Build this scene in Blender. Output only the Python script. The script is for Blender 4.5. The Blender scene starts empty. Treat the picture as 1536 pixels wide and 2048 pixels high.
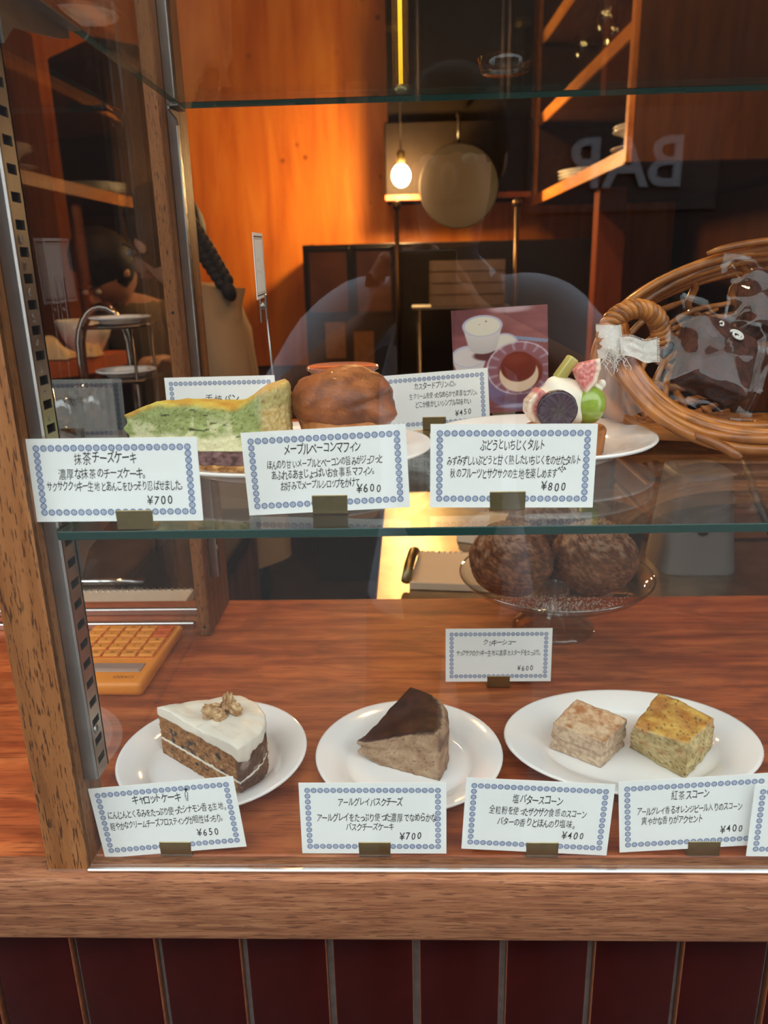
import bpy, bmesh, math, random
from mathutils import Vector, Matrix, noise
random.seed(7)
C = bpy.context.scene.collection
S = bpy.context.scene
pi, sin, cos = math.pi, math.sin, math.cos

# ------------------------------------------------------------------ camera, world, exposure
cam_data = bpy.data.cameras.new('camera')
cam = bpy.data.objects.new('camera', cam_data); C.objects.link(cam); S.camera = cam
cam_data.sensor_fit = 'VERTICAL'; cam_data.sensor_height = 36.0
cam_data.lens = 36.0 * 1538 / 2048
cam_data.clip_start = 0.005; cam_data.clip_end = 100
def camera_axes(pitch, roll, yaw):
    f = Vector((sin(yaw) * cos(pitch), cos(yaw) * cos(pitch), -sin(pitch)))
    r = Vector((cos(yaw), -sin(yaw), 0)); d = f.cross(r)
    return cos(roll) * r + sin(roll) * d, -sin(roll) * r + cos(roll) * d, f
r_, d_, f_ = camera_axes(math.radians(17.2), math.radians(1.35), math.radians(-2.05))
cam.matrix_world = Matrix(((r_.x, -d_.x, -f_.x, 0), (r_.y, -d_.y, -f_.y, 0), (r_.z, -d_.z, -f_.z, .42), (0, 0, 0, 1)))
cam_data.dof.use_dof = True; cam_data.dof.focus_distance = 0.62; cam_data.dof.aperture_fstop = 9.0

w = bpy.data.worlds.new('overcast_sky'); S.world = w; w.use_nodes = True
nt = w.node_tree; bg = nt.nodes['Background']
tc = nt.nodes.new('ShaderNodeTexCoord'); sx = nt.nodes.new('ShaderNodeSeparateXYZ'); rp = nt.nodes.new('ShaderNodeValToRGB')
nt.links.new(tc.outputs['Generated'], sx.inputs[0]); nt.links.new(sx.outputs['Z'], rp.inputs[0]); nt.links.new(rp.outputs[0], bg.inputs[0])
rp.color_ramp.elements[0].color = (.80, .86, .90, 1); rp.color_ramp.elements[1].color = (.92, .97, 1, 1)
bg.inputs[1].default_value = 4.0

S.view_settings.view_transform = 'Standard'; S.view_settings.look = 'None'
S.view_settings.exposure = 0.0; S.view_settings.gamma = 1.0; S.view_settings.use_curve_mapping = False
S.cycles.use_denoising = True
S.cycles.max_bounces = 12; S.cycles.transparent_max_bounces = 40; S.cycles.glossy_bounces = 6
S.cycles.sample_clamp_indirect = 6.0

# ------------------------------------------------------------------ helpers
def n3(p, s=1.0): return noise.noise(Vector(p) * s)
def fbm(p, s=1.0, o=4): return noise.fractal(Vector(p) * s, 1.0, 2.0, o)
def lerp(a, b, t): return a + (b - a) * t
def mix(a, b, t):
    t = max(0, min(1, t)); return tuple(lerp(x, y, t) for x, y in zip(a, b))
def srgb(r, g, b):
    f = lambda c: (c / 255 / 12.92) if c <= 10 else ((c / 255 + .055) / 1.055) ** 2.4
    return (f(r), f(g), f(b))
def sstep(a, b, x):
    t = max(0, min(1, (x - a) / (b - a))); return t * t * (3 - 2 * t)

class MB:
    """collects geometry; build() links it as ONE mesh object"""
    def __init__(s): s.v = []; s.f = []; s.m = []; s.s = []
    def add(s, v, f, mat=0, smooth=True):
        o = len(s.v); s.v += [tuple(p) for p in v]; s.f += [tuple(i + o for i in q) for q in f]
        s.m += [mat] * len(f); s.s += [smooth] * len(f); return s
    def box(s, x0, x1, y0, y1, z0, z1, bev=0, mat=0, seg=1):
        bm = bmesh.new(); bmesh.ops.create_cube(bm, size=1)
        for q in bm.verts: q.co = Vector((lerp(x0, x1, q.co.x + .5), lerp(y0, y1, q.co.y + .5), lerp(z0, z1, q.co.z + .5)))
        if bev: bmesh.ops.bevel(bm, geom=bm.edges[:], offset=bev, segments=seg, affect='EDGES', profile=.5)
        bm.verts.index_update()
        s.add([q.co for q in bm.verts], [[q.index for q in f.verts] for f in bm.faces], mat, seg > 1); bm.free(); return s
    def grid(s, fn, nu, nv, cu=False, cv=False, mat=0, smooth=True, flip=False):
        v = [fn(i / (nu if cu else nu - 1), j / (nv if cv else nv - 1)) for i in range(nu) for j in range(nv)]
        f = []
        for i in range(nu if cu else nu - 1):
            for j in range(nv if cv else nv - 1):
                a, b = i, (i + 1) % nu; c, d = j, (j + 1) % nv
                q = (a * nv + c, b * nv + c, b * nv + d, a * nv + d); f.append(q[::-1] if flip else q)
        return s.add(v, f, mat, smooth)
    def lathe(s, prof, n=32, c=(0, 0, 0), sx=1, sy=1, mat=0, smooth=True, fn=None):
        v = []; f = []; idx = []
        for r, z in prof:
            if r < 1e-7: idx.append([len(v)]); v.append((c[0], c[1], c[2] + z))
            else:
                row = []
                for k in range(n):
                    a = 2 * pi * k / n; rr = r * (fn(a, z) if fn else 1)
                    row.append(len(v)); v.append((c[0] + rr * cos(a) * sx, c[1] + rr * sin(a) * sy, c[2] + z))
                idx.append(row)
        for A, B in zip(idx, idx[1:]):
            for k in range(n):
                k2 = (k + 1) % n
                if len(A) == 1 and len(B) == 1: continue
                if len(A) == 1: f.append((A[0], B[k2], B[k]))
                elif len(B) == 1: f.append((A[k], A[k2], B[0]))
                else: f.append((A[k], A[k2], B[k2], B[k]))
        return s.add(v, f, mat, smooth)
    def tube(s, path, rad, n=8, closed=False, mat=0, smooth=True):
        P = [Vector(p) for p in path]; m = len(P)
        R = rad if isinstance(rad, (list, tuple)) else [rad] * m
        v = []; f = []; nrm = None
        for i, p in enumerate(P):
            t = ((P[(i + 1) % m] if closed or i < m - 1 else p) - (P[i - 1] if closed or i > 0 else p)).normalized()
            if nrm is None:
                up = Vector((0, 0, 1)) if abs(t.z) < .9 else Vector((1, 0, 0)); nrm = (up - t * up.dot(t)).normalized()
            else:
                nrm = nrm - t * nrm.dot(t)
                nrm = nrm.normalized() if nrm.length > 1e-6 else Vector((1, 0, 0))
            b = t.cross(nrm)
            for k in range(n):
                a = 2 * pi * k / n; v.append(p + (nrm * cos(a) + b * sin(a)) * R[i])
        for i in range(m if closed else m - 1):
            j = (i + 1) % m
            for k in range(n):
                k2 = (k + 1) % n; f.append((i * n + k, i * n + k2, j * n + k2, j * n + k))
        if not closed: f.append(tuple(range(n))[::-1]); f.append(tuple((m - 1) * n + k for k in range(n)))
        return s.add(v, f, mat, smooth)
    def ball(s, c, r, nu=24, nv=14, mat=0, fn=None, M=None):
        r = (r, r, r) if isinstance(r, (int, float)) else r
        v = []; f = []
        for j in range(nv + 1):
            th = pi * j / nv
            for i in range(nu if 0 < j < nv else 1):
                a = 2 * pi * i / nu; d = Vector((sin(th) * cos(a), sin(th) * sin(a), cos(th)))
                k = fn(d) if fn else 1
                q = Vector((d.x * r[0] * k, d.y * r[1] * k, d.z * r[2] * k))
                if M: q = M @ q
                v.append(q + Vector(c))
        st = lambda j: 0 if j == 0 else 1 + (j - 1) * nu
        for j in range(nv):
            for i in range(nu):
                i2 = (i + 1) % nu
                if j == 0: f.append((0, st(1) + i, st(1) + i2))
                elif j == nv - 1: f.append((st(j) + i, st(nv), st(j) + i2))
                else: f.append((st(j) + i, st(j + 1) + i, st(j + 1) + i2, st(j) + i2))
        return s.add(v, f, mat, True)
    def prism(s, pts, y0, y1, mat=0, axis='y'):
        n = len(pts); mk = {'y': lambda p, h: (p[0], h, p[1]), 'z': lambda p, h: (p[0], p[1], h), 'x': lambda p, h: (h, p[0], p[1])}[axis]
        v = [mk(p, y0) for p in pts] + [mk(p, y1) for p in pts]
        f = [tuple(range(n)), tuple(range(2 * n - 1, n - 1, -1))] + [(i, i + n, (i + 1) % n + n, (i + 1) % n) for i in range(n)]
        return s.add(v, f, mat, False)
    def xf(s, M, start=0):
        s.v[start:] = [tuple(M @ Vector(p)) for p in s.v[start:]]; return s
    def jit(s, fn, start=0):
        s.v[start:] = [fn(Vector(p)) for p in s.v[start:]]; return s
    def build(s, name, mats, parent=None, loc=(0, 0, 0), col=None, rot=None):
        me = bpy.data.meshes.new(name); me.from_pydata(s.v, [], s.f); me.update()
        for m in (mats if isinstance(mats, (list, tuple)) else [mats]): me.materials.append(m)
        me.polygons.foreach_set('material_index', s.m); me.polygons.foreach_set('use_smooth', s.s)
        bm = bmesh.new(); bm.from_mesh(me); bmesh.ops.recalc_face_normals(bm, faces=bm.faces[:]); bm.to_mesh(me); bm.free()
        if col:
            ca = me.color_attributes.new('Col', 'FLOAT_COLOR', 'POINT'); buf = []
            for q in me.vertices: c = col(q.co, q.normal); buf += [c[0], c[1], c[2], 1]
            ca.data.foreach_set('color', buf)
        o = bpy.data.objects.new(name, me); C.objects.link(o); o.location = loc
        if rot: o.rotation_euler = rot
        if parent: o.parent = parent
        return o

def tag(o, label, cat, group=None, kind=None):
    o['label'] = label; o['category'] = cat
    if group: o['group'] = group
    if kind: o['kind'] = kind
    return o
def thing(name, label, cat, loc=(0, 0, 0), rot=(0, 0, 0), group=None):
    o = bpy.data.objects.new(name, None); C.objects.link(o); o.location = loc; o.rotation_euler = rot; o.empty_display_size = .05
    return tag(o, label, cat, group)
def struct(o): o['kind'] = 'structure'; return o
def dup(root, loc, label, rotz=None):
    r = root.copy(); C.objects.link(r); r.location = loc; r['label'] = label
    if rotz is not None: r.rotation_euler.z = rotz
    for ch in root.children:
        c = ch.copy(); C.objects.link(c); c.parent = r
        for g in ch.children: d = g.copy(); C.objects.link(d); d.parent = c
    return r

# ------------------------------------------------------------------ materials
def newmat(name):
    m = bpy.data.materials.new(name); m.use_nodes = True; t = m.node_tree
    return m, t, t.nodes['Principled BSDF']
def node(t, kind, **kw):
    n = t.nodes.new(kind)
    for k, val in kw.items(): setattr(n, k, val)
    return n
def bump(t, b, height, strength, dist=.002):
    bp = node(t, 'ShaderNodeBump'); bp.inputs['Strength'].default_value = strength; bp.inputs['Distance'].default_value = dist
    t.links.new(height, bp.inputs['Height']); t.links.new(bp.outputs[0], b.inputs['Normal'])
def P(name, col, rough=.5, metal=0, var=0, vscale=30, bmp=0, bscale=200, coat=0, spec=.5, sss=0, bdist=.001):
    m, t, b = newmat(name)
    b.inputs['Base Color'].default_value = (*col, 1); b.inputs['Roughness'].default_value = rough; b.inputs['Metallic'].default_value = metal
    b.inputs['Coat Weight'].default_value = coat; b.inputs['Coat Roughness'].default_value = .06; b.inputs['Specular IOR Level'].default_value = spec
    if sss: b.inputs['Subsurface Weight'].default_value = sss; b.inputs['Subsurface Radius'].default_value = (.006, .004, .002)
    tc = node(t, 'ShaderNodeTexCoord')
    if var:
        nz = node(t, 'ShaderNodeTexNoise'); nz.inputs['Scale'].default_value = vscale; nz.inputs['Detail'].default_value = 5
        t.links.new(tc.outputs['Object'], nz.inputs['Vector'])
        rp = node(t, 'ShaderNodeValToRGB'); rp.color_ramp.elements[0].position = .3; rp.color_ramp.elements[1].position = .7
        rp.color_ramp.elements[0].color = (*[c * (1 - var) for c in col], 1); rp.color_ramp.elements[1].color = (*[min(1, c * (1 + var * .6)) for c in col], 1)
        t.links.new(nz.outputs[0], rp.inputs[0]); t.links.new(rp.outputs[0], b.inputs['Base Color'])
    if bmp:
        n2 = node(t, 'ShaderNodeTexNoise'); n2.inputs['Scale'].default_value = bscale; n2.inputs['Detail'].default_value = 6
        t.links.new(tc.outputs['Object'], n2.inputs['Vector']); bump(t, b, n2.outputs[0], bmp, bdist)
    return m
def VC(name, rough=.6, bmp=0, bscale=400, bdist=.001, sss=0, var=.0, vscale=300, coat=0, spec=.4):
    """colour comes from the mesh's own colour attribute, with fine grain on top"""
    m, t, b = newmat(name); a = node(t, 'ShaderNodeAttribute', attribute_name='Col')
    b.inputs['Roughness'].default_value = rough; b.inputs['Coat Weight'].default_value = coat; b.inputs['Specular IOR Level'].default_value = spec
    if sss: b.inputs['Subsurface Weight'].default_value = sss; b.inputs['Subsurface Radius'].default_value = (.005, .003, .002)
    tc = node(t, 'ShaderNodeTexCoord'); nz = node(t, 'ShaderNodeTexNoise'); nz.inputs['Scale'].default_value = vscale; nz.inputs['Detail'].default_value = 4
    t.links.new(tc.outputs['Object'], nz.inputs['Vector'])
    mp = node(t, 'ShaderNodeMapRange'); mp.inputs[1].default_value = .3; mp.inputs[2].default_value = .7; mp.inputs[3].default_value = 1 - var; mp.inputs[4].default_value = 1 + var * .6
    t.links.new(nz.outputs[0], mp.inputs[0])
    vm = node(t, 'ShaderNodeVectorMath', operation='SCALE'); t.links.new(a.outputs['Color'], vm.inputs[0]); t.links.new(mp.outputs[0], vm.inputs['Scale'])
    t.links.new(vm.outputs[0], b.inputs['Base Color'])
    if bmp:
        n2 = node(t, 'ShaderNodeTexNoise'); n2.inputs['Scale'].default_value = bscale; n2.inputs['Detail'].default_value = 7; n2.inputs['Roughness'].default_value = .6
        t.links.new(tc.outputs['Object'], n2.inputs['Vector']); bump(t, b, n2.outputs[0], bmp, bdist)
    return m
def wood(name, cols, stretch=(1, 12, 12), scale=6, rough=.4, coat=0, pores=0, pore_col=(.05, .02, .01), pscale=(14, 420, 420), figure=0, bmp=.15, knots=0):
    m, t, b = newmat(name); tc = node(t, 'ShaderNodeTexCoord')
    mp = node(t, 'ShaderNodeMapping'); mp.inputs['Scale'].default_value = stretch; t.links.new(tc.outputs['Object'], mp.inputs['Vector'])
    nz = node(t, 'ShaderNodeTexNoise'); nz.inputs['Scale'].default_value = scale; nz.inputs['Detail'].default_value = 7; nz.inputs['Distortion'].default_value = .6
    t.links.new(mp.outputs[0], nz.inputs['Vector'])
    rp = node(t, 'ShaderNodeValToRGB'); e = rp.color_ramp.elements
    e[0].position = .32; e[1].position = .70; e[0].color = (*cols[0], 1); e[1].color = (*cols[-1], 1)
    if len(cols) == 3: x = e.new(.5); x.color = (*cols[1], 1)
    t.links.new(nz.outputs[0], rp.inputs[0]); out = rp.outputs[0]; hgt = nz.outputs[0]
    def darken(fac, colr):
        nonlocal out
        mx = node(t, 'ShaderNodeMix', data_type='RGBA'); mx.inputs[7].default_value = (*colr, 1)
        t.links.new(fac, mx.inputs[0]); t.links.new(out, mx.inputs[6]); out = mx.outputs[2]
    if figure:
        m3 = node(t, 'ShaderNodeMapping'); m3.inputs['Scale'].default_value = [3 if q == min(stretch) else 9 for q in stretch]; m3.inputs['Rotation'].default_value = (0, 0, .25); t.links.new(tc.outputs['Object'], m3.inputs['Vector'])
        n4 = node(t, 'ShaderNodeTexNoise'); n4.inputs['Scale'].default_value = 3.2; n4.inputs['Detail'].default_value = 3; n4.inputs['Distortion'].default_value = 1.4; t.links.new(m3.outputs[0], n4.inputs['Vector'])
        r4 = node(t, 'ShaderNodeMapRange'); r4.inputs[1].default_value = .42; r4.inputs[2].default_value = .62; r4.inputs[4].default_value = figure; t.links.new(n4.outputs[0], r4.inputs[0])
        darken(r4.outputs[0], [c * .45 for c in cols[0]])
    if pores:
        m2 = node(t, 'ShaderNodeMapping'); m2.inputs['Scale'].default_value = pscale; t.links.new(tc.outputs['Object'], m2.inputs['Vector'])
        n2 = node(t, 'ShaderNodeTexNoise'); n2.inputs['Scale'].default_value = 1; n2.inputs['Detail'].default_value = 2; t.links.new(m2.outputs[0], n2.inputs['Vector'])
        r2 = node(t, 'ShaderNodeMapRange'); r2.inputs[1].default_value = .57; r2.inputs[2].default_value = .63; r2.inputs[4].default_value = pores; t.links.new(n2.outputs[0], r2.inputs[0])
        darken(r2.outputs[0], pore_col)
    if knots:
        vo = node(t, 'ShaderNodeTexVoronoi'); vo.inputs['Scale'].default_value = knots; t.links.new(tc.outputs['Object'], vo.inputs['Vector'])
        r5 = node(t, 'ShaderNodeMapRange'); r5.inputs[1].default_value = .13; r5.inputs[2].default_value = .03; r5.inputs[4].default_value = .75; t.links.new(vo.outputs['Distance'], r5.inputs[0])
        darken(r5.outputs[0], [c * .18 for c in cols[0]])
    t.links.new(out, b.inputs['Base Color']); b.inputs['Roughness'].default_value = rough; b.inputs['Coat Weight'].default_value = coat; b.inputs['Coat Roughness'].default_value = .12; b.inputs['Specular IOR Level'].default_value = .3
    if bmp: bump(t, b, hgt, bmp, .001)
    return m
def glass(name, tint=(.97, .99, .98), rough=0.0, f0=.04, gain=.96, wide=0, haze=0, hazecol=(1, 1, 1)):
    """thin glass: straight-through transmission plus a Schlick-weighted mirror reflection"""
    m = bpy.data.materials.new(name); m.use_nodes = True; t = m.node_tree; t.nodes.clear()
    out = node(t, 'ShaderNodeOutputMaterial'); tr = node(t, 'ShaderNodeBsdfTransparent'); tr.inputs[0].default_value = (*tint, 1)
    gl = node(t, 'ShaderNodeBsdfGlossy'); gl.inputs['Roughness'].default_value = rough
    lw = node(t, 'ShaderNodeLayerWeight'); pw = node(t, 'ShaderNodeMath', operation='POWER'); pw.inputs[1].default_value = 5
    lw.inputs['Blend'].default_value = .5; t.links.new(lw.outputs['Facing'], pw.inputs[0])
    ma = node(t, 'ShaderNodeMath', operation='MULTIPLY_ADD'); ma.inputs[1].default_value = gain; ma.inputs[2].default_value = f0; t.links.new(pw.outputs[0], ma.inputs[0])
    g = gl.outputs[0]
    if wide:
        g2 = node(t, 'ShaderNodeBsdfGlossy'); g2.inputs['Roughness'].default_value = .22; mg = node(t, 'ShaderNodeMixShader'); mg.inputs[0].default_value = wide
        t.links.new(g, mg.inputs[1]); t.links.new(g2.outputs[0], mg.inputs[2]); g = mg.outputs[0]
    base = tr.outputs[0]
    if haze:
        df = node(t, 'ShaderNodeBsdfDiffuse'); df.inputs[0].default_value = (*hazecol, 1); mh = node(t, 'ShaderNodeMixShader'); mh.inputs[0].default_value = haze
        t.links.new(base, mh.inputs[1]); t.links.new(df.outputs[0], mh.inputs[2]); base = mh.outputs[0]
    mx = node(t, 'ShaderNodeMixShader'); t.links.new(ma.outputs[0], mx.inputs[0]); t.links.new(base, mx.inputs[1]); t.links.new(g, mx.inputs[2]); t.links.new(mx.outputs[0], out.inputs[0])
    return m
def emit(name, col, s):
    m, t, b = newmat(name); b.inputs['Base Color'].default_value = (*col, 1); b.inputs['Emission Color'].default_value = (*col, 1); b.inputs['Emission Strength'].default_value = s; return m

M_counter = wood('mahogany_top', [(.23, .047, .015), (.38, .095, .028), (.49, .145, .042)], stretch=(1, 11, 11), scale=5, rough=.5, coat=.06, figure=.45, pores=.5, pore_col=(.09, .02, .008), pscale=(25, 500, 500))
M_fascia = wood('mahogany_edge', [(.155, .054, .022), (.24, .092, .039), (.315, .138, .062)], stretch=(1, 12, 16), scale=20, rough=.7, figure=.12, pores=.8, pore_col=(.085, .028, .012), pscale=(60, 900, 900), bmp=.3)
M_oak = wood('oak_post', [(.15, .053, .014), (.225, .084, .024), (.285, .118, .038)], stretch=(14, 14, 1), scale=5, rough=.5, pores=.85, pore_col=(.035, .012, .005), pscale=(1000, 1000, 95), bmp=.3)
M_ply = wood('plywood_orange', [(.56, .135, .010), (.72, .20, .018), (.82, .28, .035)], stretch=(5, 5, .7), scale=2.5, rough=.42, knots=8, bmp=0)
M_shelfwood = wood('cabinet_wood', [(.52, .16, .03), (.66, .24, .045), (.74, .30, .07)], stretch=(6, 1, 6), scale=4, rough=.45, bmp=0)
M_dkwood = wood('dark_walnut', [(.085, .028, .010), (.13, .045, .016), (.17, .06, .022)], stretch=(7, 7, 1), scale=4, rough=.45, bmp=0)
M_redwood = wood('red_wood', [(.20, .045, .016), (.28, .07, .025)], stretch=(7, 7, 1), scale=4, rough=.4, bmp=0)
M_steel = P('brushed_steel', (.40, .37, .35), .36, 1, var=.15, vscale=40, bmp=.05)
M_chrome = P('chrome', (.85, .85, .85), .08, 1)
M_brass = P('aged_brass', (.34, .27, .13), .42, 1, var=.2, vscale=60)
M_alu = P('aluminium', (.75, .74, .72), .28, 1)
M_black = P('black_enamel', (.018, .015, .013), .3, bmp=.02)
M_dark = P('dark_hole', (.012, .010, .009), .9)
M_white = P('white_ceramic', (.86, .85, .83), .12, coat=.6, var=.02, vscale=8)
M_card = P('card_stock', (.86, .87, .83), .7, var=.03, vscale=25, bmp=.05, bscale=900)
M_ink = P('ink_black', (.02, .02, .025), .6)
M_blue = P('ink_blue', (.10, .17, .36), .6, var=.3, vscale=500)
M_glass = glass('clear_glass'); M_pane = glass('window_glass', (.975, .985, .98))
M_shelf = glass('shelf_glass', (.95, .975, .965), wide=.10)
M_gedge = P('glass_edge_green', (.010, .042, .034), .25, spec=.3)
M_cream = P('paper_cream', (.78, .70, .58), .7)
# ================================================================== SETTING
GY = .36   # plane of the tiled front below the counter is built from GY-ish offsets
FLOOR = -.95
struct(MB().box(-2.6, 1.4, .62, 4.1, FLOOR - .05, FLOOR).build('floor', P('floor_tile', (.06, .035, .025), .45, var=.3, vscale=5)))
struct(MB().box(-2.6, 1.4, .44, 4.1, 1.75, 1.82).build('ceiling', P('ceiling_brown', (.10, .045, .022), .6, var=.2, vscale=4)))
wb = struct(MB().box(-2.6, 1.4, 4.02, 4.1, FLOOR, 1.75).build('wall_back', M_dkwood))
for x0, x1 in ((-2.58, -1.062), (-1.06, .498), (.50, 1.29)):   # tall plywood sheets lining the back wall
    MB().box(x0, x1, 3.985, 4.02, -.02, 1.74, .003).build('plywood_panel', M_ply, wb)
struct(MB().box(1.3, 1.38, .62, 4.02, FLOOR, 1.75).build('wall_right', wood('wall_brown', [(.06, .018, .007), (.09, .028, .011)], stretch=(6, 6, 1), scale=3, rough=.5, bmp=0)))
struct(MB().box(-2.6, -2.5, .62, 4.02, FLOOR, 1.75).build('wall_left', P('wall_dark', (.09, .04, .02), .6, var=.2)))
wf = struct(MB().box(-3.2, 3.2, .44, .62, 1.20, 3.6).build('wall_front_upper', M_dkwood))
struct(MB().box(1.05, 3.2, .44, .62, FLOOR, 1.2).build('wall_front_right', M_dkwood))
struct(MB().box(-3.2, -2.3, .44, .62, FLOOR, 1.2).build('wall_front_left', M_dkwood))
struct(MB().box(-8, 8, -9, .50, FLOOR - .10, FLOOR - .001).build('pavement', P('asphalt', (.16, .155, .15), .85, var=.2, vscale=20)))
# tiled front under the counter
M_grout = P('grout', (.30, .24, .215), .9, var=.2, vscale=120, bmp=.5, bscale=500)
tf = struct(MB().box(-2.3, 1.05, .4795, .60, FLOOR, -.0545).build('wall_front_lower', M_grout))
M_tile = P('oxblood_glaze', (.030, .0036, .0030), .25, spec=.08, var=.35, vscale=14)
M_tedge = P('glaze_edge', (.20, .065, .025), .3, var=.4, vscale=90)
tile_me = None
for k in range(-8, 22):
    xc = -.304 + .0676 * k
    if tile_me is None:
        mb = MB(); mb.box(-.0312, .0312, -.0042, .006, -.115, .115, .0018, 0, 2)
        for i, f in enumerate(mb.f):
            c = [sum(mb.v[q][a] for q in f) / len(f) for a in range(3)]
            if abs(c[0]) > .0301 and c[1] < .004: mb.m[i] = 1
        o = mb.build('tile', [M_tile, M_tedge], tf, (xc, .4745, -.172)); tile_me = o.data
    else:
        o = bpy.data.objects.new('tile', tile_me); C.objects.link(o); o.parent = tf; o.location = (xc, .4745 + random.uniform(-.0003, .0003), -.172)
for k in range(-8, 22):   # next course down, below the frame
    o = bpy.data.objects.new('tile', tile_me); C.objects.link(o); o.parent = tf; o.location = (-.304 + .0676 * k, .4745, -.408)
# shop across the street, seen only as a reflection
M_fac = P('facade_dark', (.035, .028, .026), .8, var=.3, vscale=2)
fac = struct(MB().box(-7, 7, -6.2, -4.6, FLOOR, 3.4).build('building_facade', M_fac))
def letters(s, size, mat, name, parent, loc, rot, depth=.02):
    cu = bpy.data.curves.new(name, 'FONT'); cu.body = s; cu.size = size; cu.align_x = 'CENTER'; cu.extrude = depth; cu.offset = .012 * size
    o = bpy.data.objects.new(name, cu); C.objects.link(o)
    dg = bpy.context.evaluated_depsgraph_get(); me = bpy.data.meshes.new_from_object(o.evaluated_get(dg)); C.objects.unlink(o); bpy.data.objects.remove(o)
    me.materials.clear(); me.materials.append(mat); n = bpy.data.objects.new(name, me); C.objects.link(n); n.location = loc; n.rotation_euler = rot; n.parent = parent
    return n
sg = thing('wall_sign', 'white BAR lettering on the dark shopfront across the street', 'sign', (1.42, -4.58, .90))
MB().box(-.62, .62, -.02, 0, -.12, .5, .004).build('sign_board', P('sign_backing', (.05, .035, .03), .6), sg)
letters('BAR', .43, P('sign_white', (.34, .33, .36), .5), 'sign_lettering', sg, (0, .012, .03), (pi / 2, 0, pi))

# ------------------------------------------------------------------ counter and display case
ct = thing('counter', 'red mahogany shop counter with a pale front edge, under the cakes', 'counter', (0, .7, 0))
MB().box(-2.3, 1.05, .456, .96, -.03, 0, .002).build('countertop', M_counter, ct, (0, -.7, 0))
MB().box(-2.3, 1.05, .452, .478, -.0545, .0002, .0022, 0, 2).build('front_board', M_fascia, ct, (0, -.7, 0))
MB().box(-2.3, 1.05, .9, .94, -.95, -.03).build('back_panel', M_dkwood, ct, (0, -.7, 0))

XS = -.243
dc = thing('display_case', 'glass display case with oak posts standing on the mahogany counter', 'display case', (0, .66, 0))
def dcp(mb, name, mat): return mb.build(name, mat, dc, (0, -.66, 0))
dcp(MB().box(-.274, XS, .4615, .503, 0.0003, 1.2, .0012), 'front_post', M_oak)
dcp(MB().box(-.2612, -.2465, .85, .955, 0.0003, 1.2, .0012), 'rear_post', M_oak)
dcp(MB().box(-.2745, XS + .0003, .4612, .5033, .0002, .0016), 'post_shoe', M_alu)
for (x, z) in ((-.2535, .385), (-.2535, .012)): dcp(MB().lathe([(0, .0002), (.0016, .0002), (.0018, 0)], 14).xf(Matrix.Translation((x, .85, z)) @ Matrix.Rotation(pi / 2, 4, 'X')), 'screw_hole', M_dark)
pane = dcp(MB().box(XS, 1.05, .4625, .4675, .0012, 1.2), 'front_pane', [M_pane])
side = dcp(MB().box(-.2685, -.2637, .503, .955, .0005, 1.2), 'side_pane', [M_pane])
def standard(y0, y1, xin, mats):
    """slotted steel shelf standard: channel with real slots"""
    mb = MB(); zz = 0.0685; x1 = xin + .0105; pitch = .0155; sl = .0058; yc0, yc1 = y0 + .006, y1 - .0045
    top = 1.18 if y0 < .6 else 1.18
    mb.box(xin, x1, y0, y0 + .004, zz, top, .0012); mb.box(xin, x1, y1 - .0018, y1, zz, top)
    z = zz
    while z < top - pitch:
        mb.box(x1 - .0016, x1, y0 + .002, y1, z, z + pitch - sl)
        mb.box(x1 - .0016, x1, y0 + .002, yc0, z + pitch - sl, z + pitch); mb.box(x1 - .0016, x1, yc1, y1, z + pitch - sl, z + pitch)
        z += pitch
    st = dcp(mb, 'slotted_standard', M_steel)
    bk = MB().box(xin + .0005, xin + .003, y0 + .004, y1 - .002, zz, top); bk.build('channel_back', M_dark, st)
    sc = MB()
    sc.lathe([(0, .0016), (.0022, .0014), (.0034, .0006), (.0036, 0)], 16); sc.box(-.0022, .0022, -.0003, .0003, .0014, .0019); sc.box(-.0003, .0003, -.0022, .0022, .0014, .0019)
    sc.xf(Matrix.Translation((x1, (y0 + y1) / 2 - .001, .106)) @ Matrix.Rotation(pi / 2, 4, 'Y')); sc.build('screw', M_steel, st)
    return st
s1 = standard(.4755, .4975, XS, None)
s2 = standard(.872, .884, -.2465, None)
# numbers stamped beside the slots
for k, ch in enumerate('12345678'):
    letters(ch, .0072, P('stamp_%s' % ch, (.30, .28, .26), .5, 1), 'stamped_numeral', s1, (XS + .0106, .4862, .3339 + .0155 * k), (pi / 2, 0, pi / 2), .0002)
def bracket(y0, dirn, z, xin, ln=.10):
    mb = MB(); L = ln * dirn; q_ = ln / .10
    pts = [(y0, z - .0005), (y0 + L, z - .0005), (y0 + L, z - .004 - .002 * q_), (y0 + L * .85, z - .004 - .006 * q_), (y0 + L * .15, z - .004 - .018 * q_), (y0, z - .006 - .028 * q_)]
    mb.prism(pts, xin + .0105, xin + .0125, axis='x'); mb.box(xin + .0105, xin + .021, min(y0, y0 + L), max(y0, y0 + L), z - .0018, z - .0004)
    dcp(mb, 'shelf_bracket', M_steel)
SZ = .264; UZ = .592
bracket(.497, 1, SZ - .006, XS); bracket(.872, -1, SZ - .006, -.2465, .030); bracket(.497, 1, UZ - .006, XS); bracket(.872, -1, UZ - .006, -.2465, .030)
def glass_shelf(z, y0, y1, x0, label):
    mb = MB(); mb.box(x0, 1.04, y0, y1, z - .006, z, .0006)
    for i, f in enumerate(mb.f):
        c = [sum(mb.v[q][a] for q in f) / len(f) for a in range(3)]
        mb.m[i] = 0 if abs(c[2] - (z - .003)) > .0028 and y0 + .001 < c[1] < y1 - .001 else 1
    o = mb.build('glass_shelf', [M_shelf, M_gedge], None, (0, 0, 0)); return tag(o, label, 'shelf', 'glass shelves of the display case')
glass_shelf(SZ, .4690, .868, -.231, 'middle glass shelf with a green edge, carrying the muffin and tart plates')
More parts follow.
